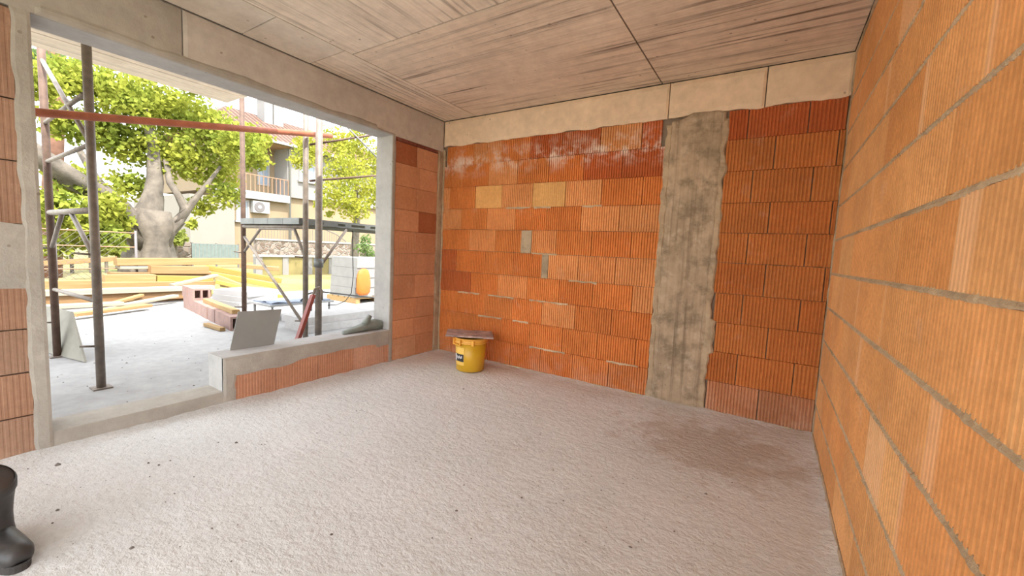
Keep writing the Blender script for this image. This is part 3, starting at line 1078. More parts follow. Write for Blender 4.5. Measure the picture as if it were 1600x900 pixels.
# ------------------------------------------------------------------ things on the parapet
pa, pb, pc, pd = at(359, 547, 0, -0.22), at(428, 538, 0, -0.19), at(440, 483, 0, -0.30), at(372, 487, 0, -0.33)
pa.z = pb.z = ZP
m = MB()
nrm = (pb - pa).cross(pd - pa).normalized() * 0.004
m.hexa([p - nrm for p in (pa, pb, pc, pd)] + [p + nrm for p in (pa, pb, pc, pd)])
sh_ = m.build('metal_sheet', M['sheet_grey'])
tag(sh_, 'plain dark grey sheet propped upright on the parapet', 'sheet')

cl = empty('cloth_bundle', (-0.13, -0.98, ZP))
tag(cl, 'crumpled grey-green bundle lying on the right end of the parapet', 'cloth')
for (nm, pts, rads) in [
    ('fold', [(536, 521), (552, 516), (568, 511), (585, 505), (603, 508)], [0.020, 0.030, 0.042, 0.050, 0.036]),
    ('fold', [(541, 523), (556, 521), (572, 517), (588, 512), (603, 514)], [0.018, 0.026, 0.034, 0.038, 0.026]),
    ('hood', [(570, 507), (574, 500), (578, 493)], [0.045, 0.035, 0.022]),
]:
    P = [at(px, py, 0, -0.13) for px, py in pts]
    P = [Vector((p.x, p.y, max(p.z, ZP + r * 0.9))) for p, r in zip(P, rads)]
    part(cl, nm, M['cloth'], lambda mm, P=P, rads=rads: mm.tube(P, rads, 12, 0.35, len(P)), True)

lev = empty('red_lever', (-0.32, -1.4, 0.0))
tag(lev, 'red painted steel bar leaning behind the parapet with hooked top', 'bar')
pA, pB = at(466, 528, 0, -0.48), at(489, 461, 0, -0.60)
part(lev, 'shaft', M['red_paint'], lambda mm: mm.bar(pA + (pA - pB) * (pA.z / (pB.z - pA.z)), pB, 0.035, 0.05, (1, 0, 0)))
hk = [pB, pB + Vector((0, 0.02, 0.06)), pB + Vector((0, 0.07, 0.08)), pB + Vector((0, 0.10, 0.04)), pB + Vector((0, 0.10, -0.06))]
part(lev, 'hook', M['steel'], lambda mm: mm.tube(hk, 0.014, 8), True)

# ------------------------------------------------------------------ scaffold
def frame(y, label, braces, xa=-2.60, xb=-1.125, top=3.6):
    f = empty('tube_scaffold', (xb, y, 0.0))
    tag(f, label, 'scaffold', 'scaffold frames on the terrace')
    for x, mt in ((xa, M['steel_rust']), (xb, M['steel'])):
        tp = 2.79 if x > -1.86 and y < -1.6 else top
        p = part(f, 'post', mt, lambda mm, x=x, tp=tp: mm.tube([(x, y, 0.0), (x, y, tp)], 0.030, 12), True)
        part(f, 'base_plate', M['steel'], lambda mm, x=x: mm.box((x - 0.06, y - 0.06, -0.004), (x + 0.06, y + 0.06, 0.006)), parent=p)
        for z in (0.35, 1.10):
            part(f, 'pin', M['steel'], lambda mm, x=x, z=z: mm.tube([(x, y, z), (x - 0.03, y - 0.11, z + 0.01)], 0.009, 8), True, parent=p)
    part(f, 'crossbar', M['steel'], lambda mm: mm.tube([(xa, y, 1.455), (xb, y, 1.455)], 0.026, 10), True)
    for b_ in braces:
        part(f, 'brace', M['steel'], lambda mm, b_=b_: mm.tube([(x, y, z) for x, z in b_], 0.018, 8), True)
    return f


frame(-2.83, 'rusty tube scaffold frame nearest the door jamb on the left', [
    [(-2.60, 1.10), (-2.12, 1.44)], [(-1.80, 1.44), (-1.125, 1.06)], [(-2.66, 2.95), (-1.10, 1.96)], [(-2.60, 2.32), (-1.25, 2.37)], [(-2.60, 1.95), (-1.13, 1.97)], [(-2.60, 0.69), (-1.13, 0.72)]])
frame(-1.07, 'tube scaffold frame in the middle of the opening carrying the deck', [
    [(-2.60, 1.10), (-2.14, 1.43), (-1.36, 1.43), (-1.125, 1.10)], [(-2.60, 1.33), (-1.125, 0.28)]])
# long red tube tied across
tb = MB()
tb.tube([(-1.04, -3.55, 2.035), (-1.04, -0.805, 2.545)], 0.030, 12)
t_ = tb.build('red_tube', M['steel_red'], None, True)
tag(t_, 'long rust-red scaffold tube tied across the top of the opening', 'tube')
# inner standing prop right of the middle
pr = empty('steel_prop', (-0.93, -1.03, 0.0))
tag(pr, 'thick grey steel prop standing before the scaffold deck', 'prop')
part(pr, 'tube', M['steel'], lambda mm: mm.tube([(-0.93, -1.03, 0), (-0.93, -1.03, 2.95)], 0.038, 14), True)
part(pr, 'collar', M['steel_grey'], lambda mm: mm.tube([(-0.93, -1.03, 1.00), (-0.93, -1.03, 1.10)], 0.052, 14), True)
part(pr, 'base_plate', M['steel_grey'], lambda mm: mm.box((-1.0, -1.10, -0.004), (-0.86, -0.96, 0.006)))
part(pr, 'stay', M['steel'], lambda mm: mm.tube([(-0.93, -1.03, 0.98), (-1.10, -0.55, 1.46)], 0.016, 8), True)
# guard rails going off to the right
for (za, zb, lb) in ((2.40, 2.70, 'upper thin guard rail rising to the right of the prop'), (1.99, 2.18, 'lower thin guard rail rising to the right of the prop')):
    g = MB()
    g.tube([(-1.125, -1.02, za), (-1.125, 0.55, za + (zb - za) * 2.0)], 0.013, 8)
    o = g.build('guard_rail', M['steel_rust'], None, True)
    tag(o, lb, 'rail', 'guard rails')
g = MB()
P0, P1 = at(532, 188, 0, -1.105), at(590, 247, 0, -1.105)
g.tube([P0 + (P0 - P1) * 0.3, P1 + (P1 - P0) * 0.4], 0.011, 8)
o = g.build('scaffold_brace', M['white_paint'], None, True)
tag(o, 'thin pale scaffold brace sloping down at the window top right', 'brace')
# deck planks of pressed steel
names = ['steel scaffold deck plank furthest from the building', 'steel scaffold deck plank second from the far side', 'steel scaffold deck plank second from the building', 'steel scaffold deck plank nearest the building with slotted side']
for k in range(4):
    x0 = -2.555 + 0.349 * k
    x1 = x0 + 0.342
    d = empty('scaffold_deck', (x0, -1.12, 1.485))
    tag(d, names[k], 'deck', 'scaffold deck planks')
    part(d, 'tread', M['steel_grey'], lambda mm: mm.box((x0, -1.12, 1.548), (x1, 1.35, 1.556)))
    for xx in (x0, x1 - 0.008):
        sd2 = part(d, 'side_rail', M['steel_grey'], lambda mm: mm.box((xx, -1.12, 1.530), (xx + 0.008, 1.35, 1.548)))
        part(d, 'side_rail', M['steel_grey'], lambda mm: mm.box((xx, -1.12, 1.484), (xx + 0.008, 1.35, 1.500)))
        for q in range(9):
            y0 = -1.12 + 0.30 * q
            part(d, 'side_web', M['steel_grey'], lambda mm: mm.box((xx, y0, 1.500), (xx + 0.008, min(1.35, y0 + (0.20 if q < 2 else 0.09)), 1.530)), parent=sd2)
    part(d, 'end_cap', M['steel_grey'], lambda mm: mm.box((x0, -1.126, 1.484), (x1, -1.12, 1.556)))
f3 = frame(1.20, 'tube scaffold frame hidden to the right under the deck end', [[(-2.60, 1.10), (-2.14, 1.43)]], top=1.47)
# leaning plywood sheet by the left frame
q = [Vector((-3.05, -2.90, 0.0)), at(134, 566, 2, 0.0), at(113, 487, 0, -2.66), at(72, 478, 0, -3.25)]
m = MB()
nrm = (q[1] - q[0]).cross(q[3] - q[0]).normalized() * 0.009
m.hexa([p - nrm for p in q] + [p + nrm for p in q])
o = m.build('plywood_sheet', M['ply'])
tag(o, 'weathered greenish-grey plywood sheet leaning at the foot of a scaffold post', 'sheet')
# cable hanging behind the prop
pts = [at(470, 470, 0, -1.5), at(482, 459, 0, -1.4), at(495, 455, 0, -0.975), at(520, 458, 0, -1.4), at(555, 462, 0, -1.6), at(592, 466, 0, -1.9), at(612, 468, 0, -2.0)]
m = MB()
m.tube(pts, 0.010, 8)
o = m.build('cable', M['black'], None, True)
tag(o, 'black cable sagging behind the steel prop', 'cable')
pts = [at(551, 361, 0, -1.35), at(551, 395, 0, -1.5), at(552, 430, 0, -1.6), at(549, 458, 0, -1.55), at(540, 470, 0, -1.5), at(527, 476, 0, -1.5), at(512, 477, 0, -1.5)]
m = MB()
m.tube(pts, 0.006, 8)
o = m.build('cable', M['black'], None, True)
tag(o, 'thin cable looping down beside the pallet of white blocks', 'cable')

# ------------------------------------------------------------------ timber pile
def beam(name, label, p0, p1, x0, x1, wd, ht, mat, cat='timber', zmin=None):
    a, b_ = at(*p0, 0, x0), at(*p1, 0, x1)
    if zmin is not None:
        a.z = max(a.z, zmin + ht / 2)
        b_.z = max(b_.z, zmin + ht / 2)
    L = (b_ - a).length
    m = MB()
    e = min(0.006, wd * 0.12)
    sec = [(-wd / 2 + e, -ht / 2), (wd / 2 - e, -ht / 2), (wd / 2, -ht / 2 + e), (wd / 2, ht / 2 - e), (wd / 2 - e, ht / 2), (-wd / 2 + e, ht / 2), (-wd / 2, ht / 2 - e), (-wd / 2, -ht / 2 + e)]
    m.loft([[(x, y, z) for y, z in sec] for x in (-L / 2, L / 2)])
    o = m.build(name, mat)
    o.location = (a + b_) / 2
    o.rotation_euler = (b_ - a).to_track_quat('X', 'Z').to_euler()
    tag(o, label, cat, 'timber on the terrace')
    return o


beam('timber_beam', 'long pale-topped beam at the front of the timber pile', (40, 459), (332, 449), -6.15, -6.35, 0.20, 0.09, M['wood_pale'])
beam('timber_beam', 'long orange beam lying under the pale front beam', (40, 471), (327, 458), -6.18, -6.38, 0.16, 0.15, M['wood_orange'])
beam('timber_beam', 'topmost long beam at the back of the timber pile', (180, 409), (382, 408), -7.9, -7.9, 0.24, 0.15, M['wood'])
beam('timber_beam', 'short orange beam second from top in the back pile', (233, 421), (323, 422), -7.7, -7.7, 0.24, 0.17, M['wood_orange'])
beam('timber_beam', 'left orange beam in the middle of the timber pile', (162, 437), (241, 436), -7.1, -7.1, 0.2, 0.19, M['wood'])
beam('timber_beam', 'yellow beam continuing right in the middle of the pile', (243, 437), (330, 438), -7.1, -7.1, 0.2, 0.17, M['wood_yellow'])
beam('timber_plank', 'orange board behind the left scaffold post', (60, 412), (182, 404), -9.0, -8.6, 0.25, 0.10, M['wood_orange'])
beam('timber_plank', 'white plank slanting up across the front of the pile', (160, 483), (275, 462), -5.6, -6.1, 0.13, 0.05, M['wood_pale'])
beam('timber_plank', 'thin plank slanting beside the white plank on the left', (163, 478), (222, 461), -5.9, -6.15, 0.09, 0.05, M['wood'])
beam('timber_plank', 'plank lying low on the terrace behind the leaning plywood', (112, 492), (232, 477), -5.0, -5.5, 0.16, 0.05, M['wood'], zmin=0.0)
beam('timber_plank', 'pale plank lying lowest in front of the timber pile', (70, 480), (190, 474), -5.6, -5.7, 0.18, 0.06, M['wood_pale'], zmin=0.0)
beam('timber_plank', 'plank rising to a peak right of the pile', (268, 446), (338, 430), -6.4, -6.6, 0.14, 0.05, M['wood_pale'])
beam('timber_plank', 'board falling from the peak towards the scaffold post', (339, 433), (400, 456), -6.85, -6.5, 0.2, 0.10, M['wood'])
beam('formwork_beam', 'upper yellow formwork beam behind the scaffold', (322, 418), (440, 439), -7.8, -7.0, 0.12, 0.12, M['wood_yellow'])
beam('formwork_beam', 'middle yellow formwork beam behind the scaffold', (330, 428), (436, 448), -7.4, -6.8, 0.12, 0.11, M['wood_yellow'])
beam('formwork_beam', 'lower thin yellow formwork beam pointing at the red bar', (338, 440), (470, 471), -6.45, -5.4, 0.08, 0.08, M['wood_yellow'])
beam('timber_plank', 'tan plank lying flat beyond the yellow beams', (375, 415), (436, 420), -8.6, -8.2, 0.5, 0.10, M['wood_orange'])
beam('timber_plank', 'short timber offcut at the near end of the blocks', (322, 507), (348, 519), -3.35, -2.85, 0.07, 0.05, M['wood'], zmin=0.0)
beam('timber_beam', 'pale short board under the left end of the top beam', (186, 418), (230, 418), -7.85, -7.85, 0.2, 0.06, M['wood_pale'])
beam('timber_beam', 'brown beam showing in the gap below the short orange beam', (170, 431), (332, 431), -7.75, -7.75, 0.24, 0.15, M['wood_orange'])
beam('timber_beam', 'shaded beam low behind the pale front beam', (150, 447), (333, 444), -6.95, -6.95, 0.2, 0.14, M['wood'])
beam('timber_beam', 'left lower beam of the pile behind the scaffold posts', (50, 446), (150, 444), -7.3, -7.3, 0.2, 0.16, M['wood'])
beam('timber_beam', 'dark beam lying lowest in the shade of the pile', (40, 478), (300, 466), -6.4, -6.6, 0.16, 0.14, M['wood_orange'])
# bearers the pile rests on
for x, lb in ((-7.6, 'squared bearer log under the back of the pile'),):
    for y in (-1.2, 0.2):
        m = MB()
        m.box((-0.45, -0.07, -0.15), (0.45, 0.07, 0.0))
        o = m.build('timber_bearer', M['wood'])
        hz = 0.16 if x > -7 else 0.25
        o.location = (x, y + (0 if x > -7 else 0.7), hz - 0.02)
        tag(o, lb + (', left one' if y < 0 else ', right one'), 'timber', 'timber bearers')

# hollow pink blocks in a row
pf, pn = Vector((-5.45, -0.80, -0.005)), Vector((-2.75, -1.16, -0.005))
dr = (pn - pf).normalized()
ang = math.atan2(dr.y, dr.x)


def hollow(loc, rz, label, mat):
    r = empty('hollow_block', loc, rz)
    tag(r, label, 'block', 'pink blocks on the terrace')
    m = MB()
    L, B, hh, t = 0.36, 0.25, 0.20, 0.03
    m.box((0, 0, 0), (L, B, t))
    m.box((0, 0, hh - t), (L, B, hh))
    for k in range(3):
        y = (B - t) / 2 * k
        m.box((0, y, t), (L, y + t, hh - t))
    m.build('shell', mat, r)
    m = MB()
    m.box((L * 0.5 - 0.01, t, t), (L * 0.5 + 0.01, B - t, hh - t))
    m.build('web', mat, r)
    return r


ordn = ['farthest', 'second farthest', 'third farthest', 'middle', 'third nearest', 'second nearest', 'nearest']
for k in range(7):
    hollow(pf + dr * (0.385 * k), ang + RND.uniform(-0.03, 0.03), 'pink hollow block, %s in the row on the terrace' % ordn[k], M['pink_brick'])
for k in range(2):
    hollow(pf + dr * (0.385 * k) + Vector((-0.1, 0.02, 0.2005)), ang + RND.uniform(-0.05, 0.05), 'pink hollow block stacked on top, %s of two' % ('farther' if k == 0 else 'nearer'), M['pink_brick'])

m = MB()
m.box((-0.75, -0.05, 0.0), (0.75, 0.05, 0.06))
o = m.build('timber_plank', M['wood'])
o.location = (-3.75, -0.90, 0.197)
o.rotation_euler = (0, 0, ang)
tag(o, 'yellowish plank lying on the row of pink blocks', 'timber', 'timber on the terrace')

# white insulation boards, trestle with a folded blue sheet, grey boards
for k in range(3):
    c = at(345 + 3 * k, 462 - 5 * k, 0, -5.9)
    m = MB()
    m.box((-0.42, -0.36, 0), (0.42, 0.36, 0.10))
    o = m.build('foam_board', M['white'])
    o.location = (-5.25, 0.12 + 0.03 * k, -0.005 + 0.101 * k)
    o.rotation_euler = (0, 0, 0.15 + 0.08 * k)
    tag(o, 'white foam board, %s in the low stack by the timber' % ['lowest', 'middle', 'topmost'][k], 'board', 'white foam boards')
tr = empty('trestle_table', (-3.4, 0.0, 0.0))
tag(tr, 'low white trestle table behind the grey sheet', 'table')
part(tr, 'top', M['white_paint'], lambda mm: mm.box((-3.7, -0.50, 0.24), (-3.05, 0.60, 0.27)))
for x in (-3.65, -3.10):
    for y in (-0.44, 0.54):
        part(tr, 'leg', M['white_paint'], lambda mm: mm.tube([(x, y, -0.005), (x, y, 0.24)], 0.018, 8), True)
m = MB()
nn = 12
vs, fs = [], []
for i in range(nn + 1):
    for j in range(nn + 1):
        vs.append((i / nn * 0.6 - 0.3, j / nn * 1.0 - 0.5, 0.02 + 0.025 * abs(fbm(i * 0.5, j * 0.4, 3, 3))))
for i in range(nn):
    for j in range(nn):
        a = i * (nn + 1) + j
        fs.append((a, a + nn + 1, a + nn + 2, a + 1))
m.add(vs, fs)
m.box((-0.3, -0.5, 0.0), (0.3, 0.5, 0.019))
o = m.build('plastic_sheet', M['blue_sheet'])
o.location = (-3.38, 0.05, 0.271)
tag(o, 'folded blue-grey plastic sheet on the trestle table', 'sheet')
for k, lb in enumerate(['lower', 'upper']):
    m = MB()
    m.box((-0.28, -0.95, 0), (0.28, 0.95, 0.10))
    o = m.build('concrete_slab', M['jamb'])
    o.location = (-2.25 - 0.1 * k, 0.40, 0.10 * k - 0.004)
    tag(o, 'pale concrete kerb slab outside the window, %s of two' % lb, 'slab', 'concrete kerb slabs')

# pallet of white blocks with an orange bag
pl = empty('pallet', (-4.6, 2.4, -0.005))
tag(pl, 'wooden pallet under the white blocks beyond the window', 'pallet')
for k in range(5):
    part(pl, 'slat', M['wood'], lambda mm: mm.box((-5.1 + 0.22 * k, 1.80, 0.09), (-4.95 + 0.22 * k, 3.05, 0.115)))
for k in range(3):
    part(pl, 'bearer', M['wood'], lambda mm: mm.box((-5.1, 1.80 + 0.575 * k, -0.003), (-4.05, 1.90 + 0.575 * k, 0.09)))
tiers = ['lowest', 'second', 'third', 'top']
for r in range(4):
    for k in range(2):
        m = MB()
        m.box((0, 0, 0), (0.9, 0.56, 0.215))
        o = m.build('white_block', M['aac'])
        o.location = (-5.02 + 0.02 * r, 1.83 + 0.60 * k, 0.117 + 0.219 * r)
        tag(o, 'white building block in the %s tier on the pallet, %s one' % (tiers[r], 'left' if k == 0 else 'right'), 'block', 'white blocks on the pallet')
m = MB()
bgp = at(568, 437, 0, -3.98)
rings = []
for z, r in ((-0.34, 0.10), (-0.28, 0.17), (-0.1, 0.18), (0.1, 0.16), (0.2, 0.12), (0.24, 0.05)):
    rings.append([(bgp.x + r * 0.35 * math.cos(t * math.pi / 8), bgp.y + r * math.sin(t * math.pi / 8) * (1 + 0.1 * mnoise.noise((t, z * 5, 0))), bgp.z + z) for t in range(16)])
m.loft(rings)
o = m.build('orange_bag', M['orange_bag'], None, True)
tag(o, 'bright orange bag hanging against the pallet of white blocks', 'bag')

# ------------------------------------------------------------------ trees
def leaves(name, mat, clusters, n_per, size, seed, parent=None, root=None):
    rn = np.random.default_rng(seed)
    V, Fc = [], []
    tot = 0
    for (c, r, k) in clusters:
        n = int(n_per * k)
        d = rn.normal(size=(n, 3))
        d /= np.linalg.norm(d, axis=1)[:, None]
        rad = r * rn.random(n)[:, None] ** 0.45
        lump = 1 + 0.28 * np.sin(d[:, :1] * 7 + c[0]) * np.cos(d[:, 1:2] * 6 + c[1])
        p = np.array(c)[None] + d * rad * lump * np.array([1.15, 1.0, 0.85])
        a = rn.normal(size=(n, 3))
        a /= np.linalg.norm(a, axis=1)[:, None]
        b = np.cross(a, rn.normal(size=(n, 3)))
        b /= np.linalg.norm(b, axis=1)[:, None]
        s = size * rn.uniform(0.6, 1.25, n)[:, None]
        nrm = np.cross(a, b)
        q0 = p - a * s * 0.5
        q1 = p + b * s * 0.33 + nrm * s * 0.1
        q2 = p + a * s * 0.5
        q3 = p - b * s * 0.33 + nrm * s * 0.1
        V.append(np.stack([q0, q1, q2, q3], 1).reshape(-1, 3))
        tot += n
    V = np.concatenate(V)
    if root is not None:
        V = V - np.array(root.location)[None]
    me = bpy.data.meshes.new(name)
    me.vertices.add(len(V))
    me.vertices.foreach_set('co', V.ravel())
    me.loops.add(tot * 4)
    me.loops.foreach_set('vertex_index', np.arange(tot * 4))
    me.polygons.add(tot)
    me.polygons.foreach_set('loop_start', np.arange(tot) * 4)
    me.polygons.foreach_set('loop_total', np.full(tot, 4))
    me.update(calc_edges=True)
    me.materials.append(mat)
    o = bpy.data.objects.new(name, me)
    COL.objects.link(o)
    if root is not None:
        o.parent = root
    o['kind'] = 'stuff'
    return o


def px_clusters(lst, X, spread, seed):
    rn = random.Random(seed)
    out = []
    for (px, py, rp) in lst:
        x = X + rn.uniform(-spread, spread)
        c = at(px, py, 0, x)
        dep = (c - CAM).dot(FW)
        out.append((tuple(c), rp / FPX * dep * 0.92, (rp / 45.0) ** 2))
    return out


t1 = empty('broadleaf_tree', (-10.0, 0.06, -0.16))
tag(t1, 'large old broadleaf tree with thick grey trunk left in the opening', 'tree', 'garden trees')


def limb(mm, pts, rads, seed):
    mm.tube([at(px, py, 0, x) for px, py, x in pts], rads, 14, 0.5, seed)


def trunk1(mm):
    mm.tube([(-10, 0.06, -0.16), (-10, 0.06, 0.3), (-10, 0.06, 0.75), (-10, 0.08, 1.15), (-10, 0.08, 1.5), (-10, 0.12, 1.9)], [0.72, 0.55, 0.45, 0.40, 0.42, 0.34], 20, 0.7, 1)
    limb(mm, [(228, 385, -10), (205, 350, -9.9), (188, 328, -9.8), (160, 305, -9.6), (120, 283, -9.4), (75, 255, -9.2), (40, 225, -9.0)], [0.30, 0.25, 0.22, 0.21, 0.2, 0.18, 0.14], 2)
    limb(mm, [(235, 375, -10), (232, 340, -10), (238, 310, -10.1), (243, 285, -10.2), (240, 230, -10.3), (225, 170, -10.4)], [0.32, 0.27, 0.22, 0.17, 0.12, 0.07], 3)
    limb(mm, [(240, 390, -10), (262, 362, -10), (280, 345, -10), (288, 325, -10), (278, 305, -10), (265, 285, -10.1), (258, 250, -10.2)], [0.30, 0.17, 0.13, 0.11, 0.09, 0.08, 0.05], 4)
    limb(mm, [(275, 350, -10), (295, 325, -10), (315, 300, -9.9), (345, 260, -9.8)], [0.12, 0.10, 0.07, 0.04], 5)
    limb(mm, [(188, 328, -9.8), (150, 280, -9.9), (120, 230, -10)], [0.14, 0.09, 0.05], 6)


part(t1, 'trunk', M['bark'], trunk1, True)
c1 = px_clusters([(95, 120, 38), (140, 130, 42), (190, 150, 48), (240, 165, 48), (290, 180, 48), (335, 205, 46), (375, 225, 40), (398, 215, 26), (400, 250, 22), (335, 262, 46), (352, 305, 28), (278, 245, 46),
                  (215, 225, 50), (150, 205, 44), (95, 190, 36), (110, 335, 40), (90, 385, 24), (155, 365, 36), (165, 320, 30), (200, 290, 30), (315, 322, 22), (120, 285, 34), (300, 350, 10), (60, 130, 34), (70, 320, 34), (225, 110, 30), (300, 130, 24), (190, 345, 20)], -10, 1.3, 4)
leaves('foliage', M['leaf'], c1, 1150, 0.14, 8, root=t1)

t2 = empty('broadleaf_tree', (-12.5, 6.4, -0.16))
tag(t2, 'yellow-green tree on the right beside the house', 'tree', 'garden trees')
tb0 = at(555, 330, 0, -12.5)
part(t2, 'trunk', M['bark'], lambda mm: mm.tube([(tb0.x, tb0.y, -0.16), (tb0.x, tb0.y, 1.2), (tb0.x, tb0.y + 0.1, 2.4), (tb0.x, tb0.y, 4.0)], [0.22, 0.17, 0.13, 0.06], 12, 0.3, 3), True)
c2 = px_clusters([(478, 225, 22), (470, 250, 20), (490, 240, 22), (528, 220, 30), (556, 232, 38), (540, 268, 40), (575, 300, 38), (525, 305, 32), (560, 205, 18), (500, 318, 12), (595, 262, 34), (555, 325, 26), (610, 310, 30), (515, 335, 8)], -12.5, 0.9, 6)
leaves('foliage', M['leaf2'], c2, 1500, 0.15, 9, root=t2)

t3 = empty('pine_tree', (-15.0, -1.5, -0.16))
tag(t3, 'pine with reddish bark at the top left behind the scaffold', 'tree', 'garden trees')
pb = at(84, 118, 0, -15)
part(t3, 'trunk', M['pine_bark'], lambda mm: mm.tube([(pb.x, pb.y - 0.3, -0.16), (pb.x, pb.y, pb.z - 1), (pb.x, pb.y, pb.z + 0.3), (pb.x, pb.y, pb.z + 2.5)], [0.28, 0.2, 0.17, 0.10], 12, 0.2, 4), True)
c3 = px_clusters([(100, 100, 18), (70, 95, 22), (112, 118, 14), (60, 120, 14), (128, 100, 12)], -15, 0.6, 3)
leaves('foliage', M['leaf_dark'], c3, 1500, 0.16, 10, root=t3)

t4 = empty('conifer_shrub', tuple(at(570, 400, 0, -11.5)))
t4.location.z = -0.16
tag(t4, 'small dark green shrub behind the white blocks', 'shrub', 'garden shrubs')
part(t4, 'stem', M['bark'], lambda mm: mm.tube([(t4.location.x, t4.location.y, -0.16), (t4.location.x, t4.location.y, 1.2)], [0.05, 0.02], 8), True)
leaves('foliage', M['leaf_dark'], px_clusters([(568, 385, 14), (572, 372, 9), (575, 398, 14)], -11.5, 0.1, 2), 2600, 0.12, 12, root=t4)

hedges = [('low yellow-green hedge far left behind the wire fence', [(75, 375, 20), (110, 372, 18), (140, 378, 16), (165, 385, 14), (185, 392, 12)], -17),
          ('bushes behind the tree trunk left of the house', [(205, 370, 22), (245, 365, 22), (275, 372, 16), (180, 350, 26)], -19)]
for k, (lb, cl_, X) in enumerate(hedges):
    cc = px_clusters(cl_, X, 0.5, 20 + k)
    h = empty('hedge', (X, sum(c[0][1] for c in cc) / len(cc), -0.16))
    tag(h, lb, 'hedge', 'garden shrubs')
    for c in cc:
        part(h, 'stem', M['bark'], lambda mm: mm.tube([(c[0][0], c[0][1], -0.16), c[0]], 0.05, 6))
    leaves('foliage', M['leaf_hedge'], cc, 4200, 0.2, 30 + k, root=h)

# ------------------------------------------------------------------ wire mesh fence far left
fn = empty('wire_fence', (-8.0, -2.5, -0.16))
tag(fn, 'wire mesh garden fence with thin posts behind the left scaffold', 'fence')
for y in (-3.2, -1.92, -0.75):
    part(fn, 'post', M['dark_iron'], lambda mm: mm.tube([(-8.0, y, -0.16), (-8.0, y, 1.35)], 0.025, 8), True)
for z in (0.55, 1.0, 1.3):
    part(fn, 'rail', M['rail'], lambda mm: mm.tube([(-8.0, -4.2, z), (-8.0, -0.75, z)], 0.012, 6))


def mesh_wires(mm):
    L0, L1, z0, z1 = -4.2, -0.75, 0.05, 1.3
    y = L0 - 1.3
    while y < L1:
        for sgn in (1, -1):
            a = Vector((-8.0, y if sgn > 0 else y + 1.25, z0))
            b_ = Vector((-8.0, y + 1.25 if sgn > 0 else y, z1))
            lo, hi = (a, b_) if a.y < b_.y else (b_, a)
            if lo.y < L0 or hi.y > L1:
                continue
            mm.tube([a, b_], 0.003, 4)
        y += 0.12


wm_ = part(fn, 'wire_mesh', M['wire'], mesh_wires)
wm_['kind'] = 'stuff'

# ------------------------------------------------------------------ walls and railings below the house
rw = empty('retaining_wall', (-20, 9, -0.16))
tag(rw, 'rubble stone retaining wall with pale coping below the house', 'wall')
ya, yb_ = at(402, 390, 0, -20).y, at(640, 390, 0, -20).y
part(rw, 'masonry', M['stonewall'], lambda mm: mm.box((-20.4, ya, -0.16), (-20, yb_, 1.28)))
part(rw, 'coping', M['jamb'], lambda mm: mm.box((-20.45, ya - 0.05, 1.28), (-19.95, yb_, 1.36)))
rl = empty('stair_railing', (-20.1, ya, 1.36))
tag(rl, 'thin dark iron railing along the stone wall and down the stair', 'railing')
ye = at(508, 360, 0, -20.1).y
yf = at(545, 385, 0, -19.9).y
zt = 2.10
part(rl, 'handrail', M['dark_iron'], lambda mm: mm.tube([(-20.1, ya, zt - 0.05), (-20.1, ye, zt), (-20.1, ye + (yf - ye) * 0.5, zt - 0.25), (-20.1, yf - 0.1, zt - 0.65), (-20.1, yf, zt - 1.0), (-20.1, yf + 0.15, 0.3)], 0.03, 8), True)
k = 0
y = ya
while y < yf:
    f_ = 0 if y < ye else (y - ye) / (yf - ye)
    tz = zt - 0.05 - 0.75 * f_ ** 1.5
    part(rl, 'baluster', M['dark_iron'], lambda mm: mm.tube([(-20.1, y, 1.36 - 1.0 * f_), (-20.1, y, tz)], 0.012, 5))
    y += 0.16
tf = empty('teal_fence', (-19.0, 6, -0.16))
tag(tf, 'low teal slatted fence in front of the house left corner', 'fence')
y0, y1 = at(300, 390, 0, -19).y, at(372, 390, 0, -19).y
y = y0
while y < y1:
    part(tf, 'slat', M['teal'], lambda mm: mm.box((-19.02, y, 0.15), (-19.0, y + 0.13, 0.98)))
    y += 0.15
for y in (y0, (y0 + y1) / 2, y1):
    part(tf, 'post', M['dark_iron'], lambda mm: mm.box((-19.08, y, -0.16), (-19.02, y + 0.06, 1.02)))
part(tf, 'rail', M['dark_iron'], lambda mm: mm.box((-19.05, y0, 0.90), (-19.02, y1, 0.95)))
gp = MB()
yy0, yy1 = at(255, 390, 0, -19.5).y, at(300, 390, 0, -19.5).y
gp.box((-19.8, yy0, -0.16), (-19.5, yy1, 1.0))
o = gp.build('garden_wall', M['stonewall'])
tag(o, 'short rubble garden wall right of the big tree trunk', 'wall')
ow = empty('ochre_wall', (-14, 6, -0.16))
tag(ow, 'low ochre yellow garden wall with pale piers beyond the timber', 'wall')
ya2, yb2 = at(400, 425, 0, -14).y, at(600, 425, 0, -14).y
part(ow, 'coping', M['jamb'], lambda mm: mm.box((-14.25, ya2, 0.60), (-13.95, yb2, 0.68)))
np_ = 6
for k in range(np_):
    a = ya2 + (yb2 - ya2) * k / np_
    b_ = ya2 + (yb2 - ya2) * (k + 1) / np_
    part(ow, 'infill', M['ochre'], lambda mm: mm.box((-14.2, a + 0.25, -0.16), (-14.03, b_, 0.60)))
    part(ow, 'pier', M['white_render'], lambda mm: mm.box((-14.22, a, -0.16), (-14.0, a + 0.25, 0.60)))

# ------------------------------------------------------------------ neighbouring house
HX = -24.0


def hy(px, py=300, X=HX):
    return at(px, py, 0, X).y


def hz(px, py, X=HX):
    return at(px, py, 0, X).z


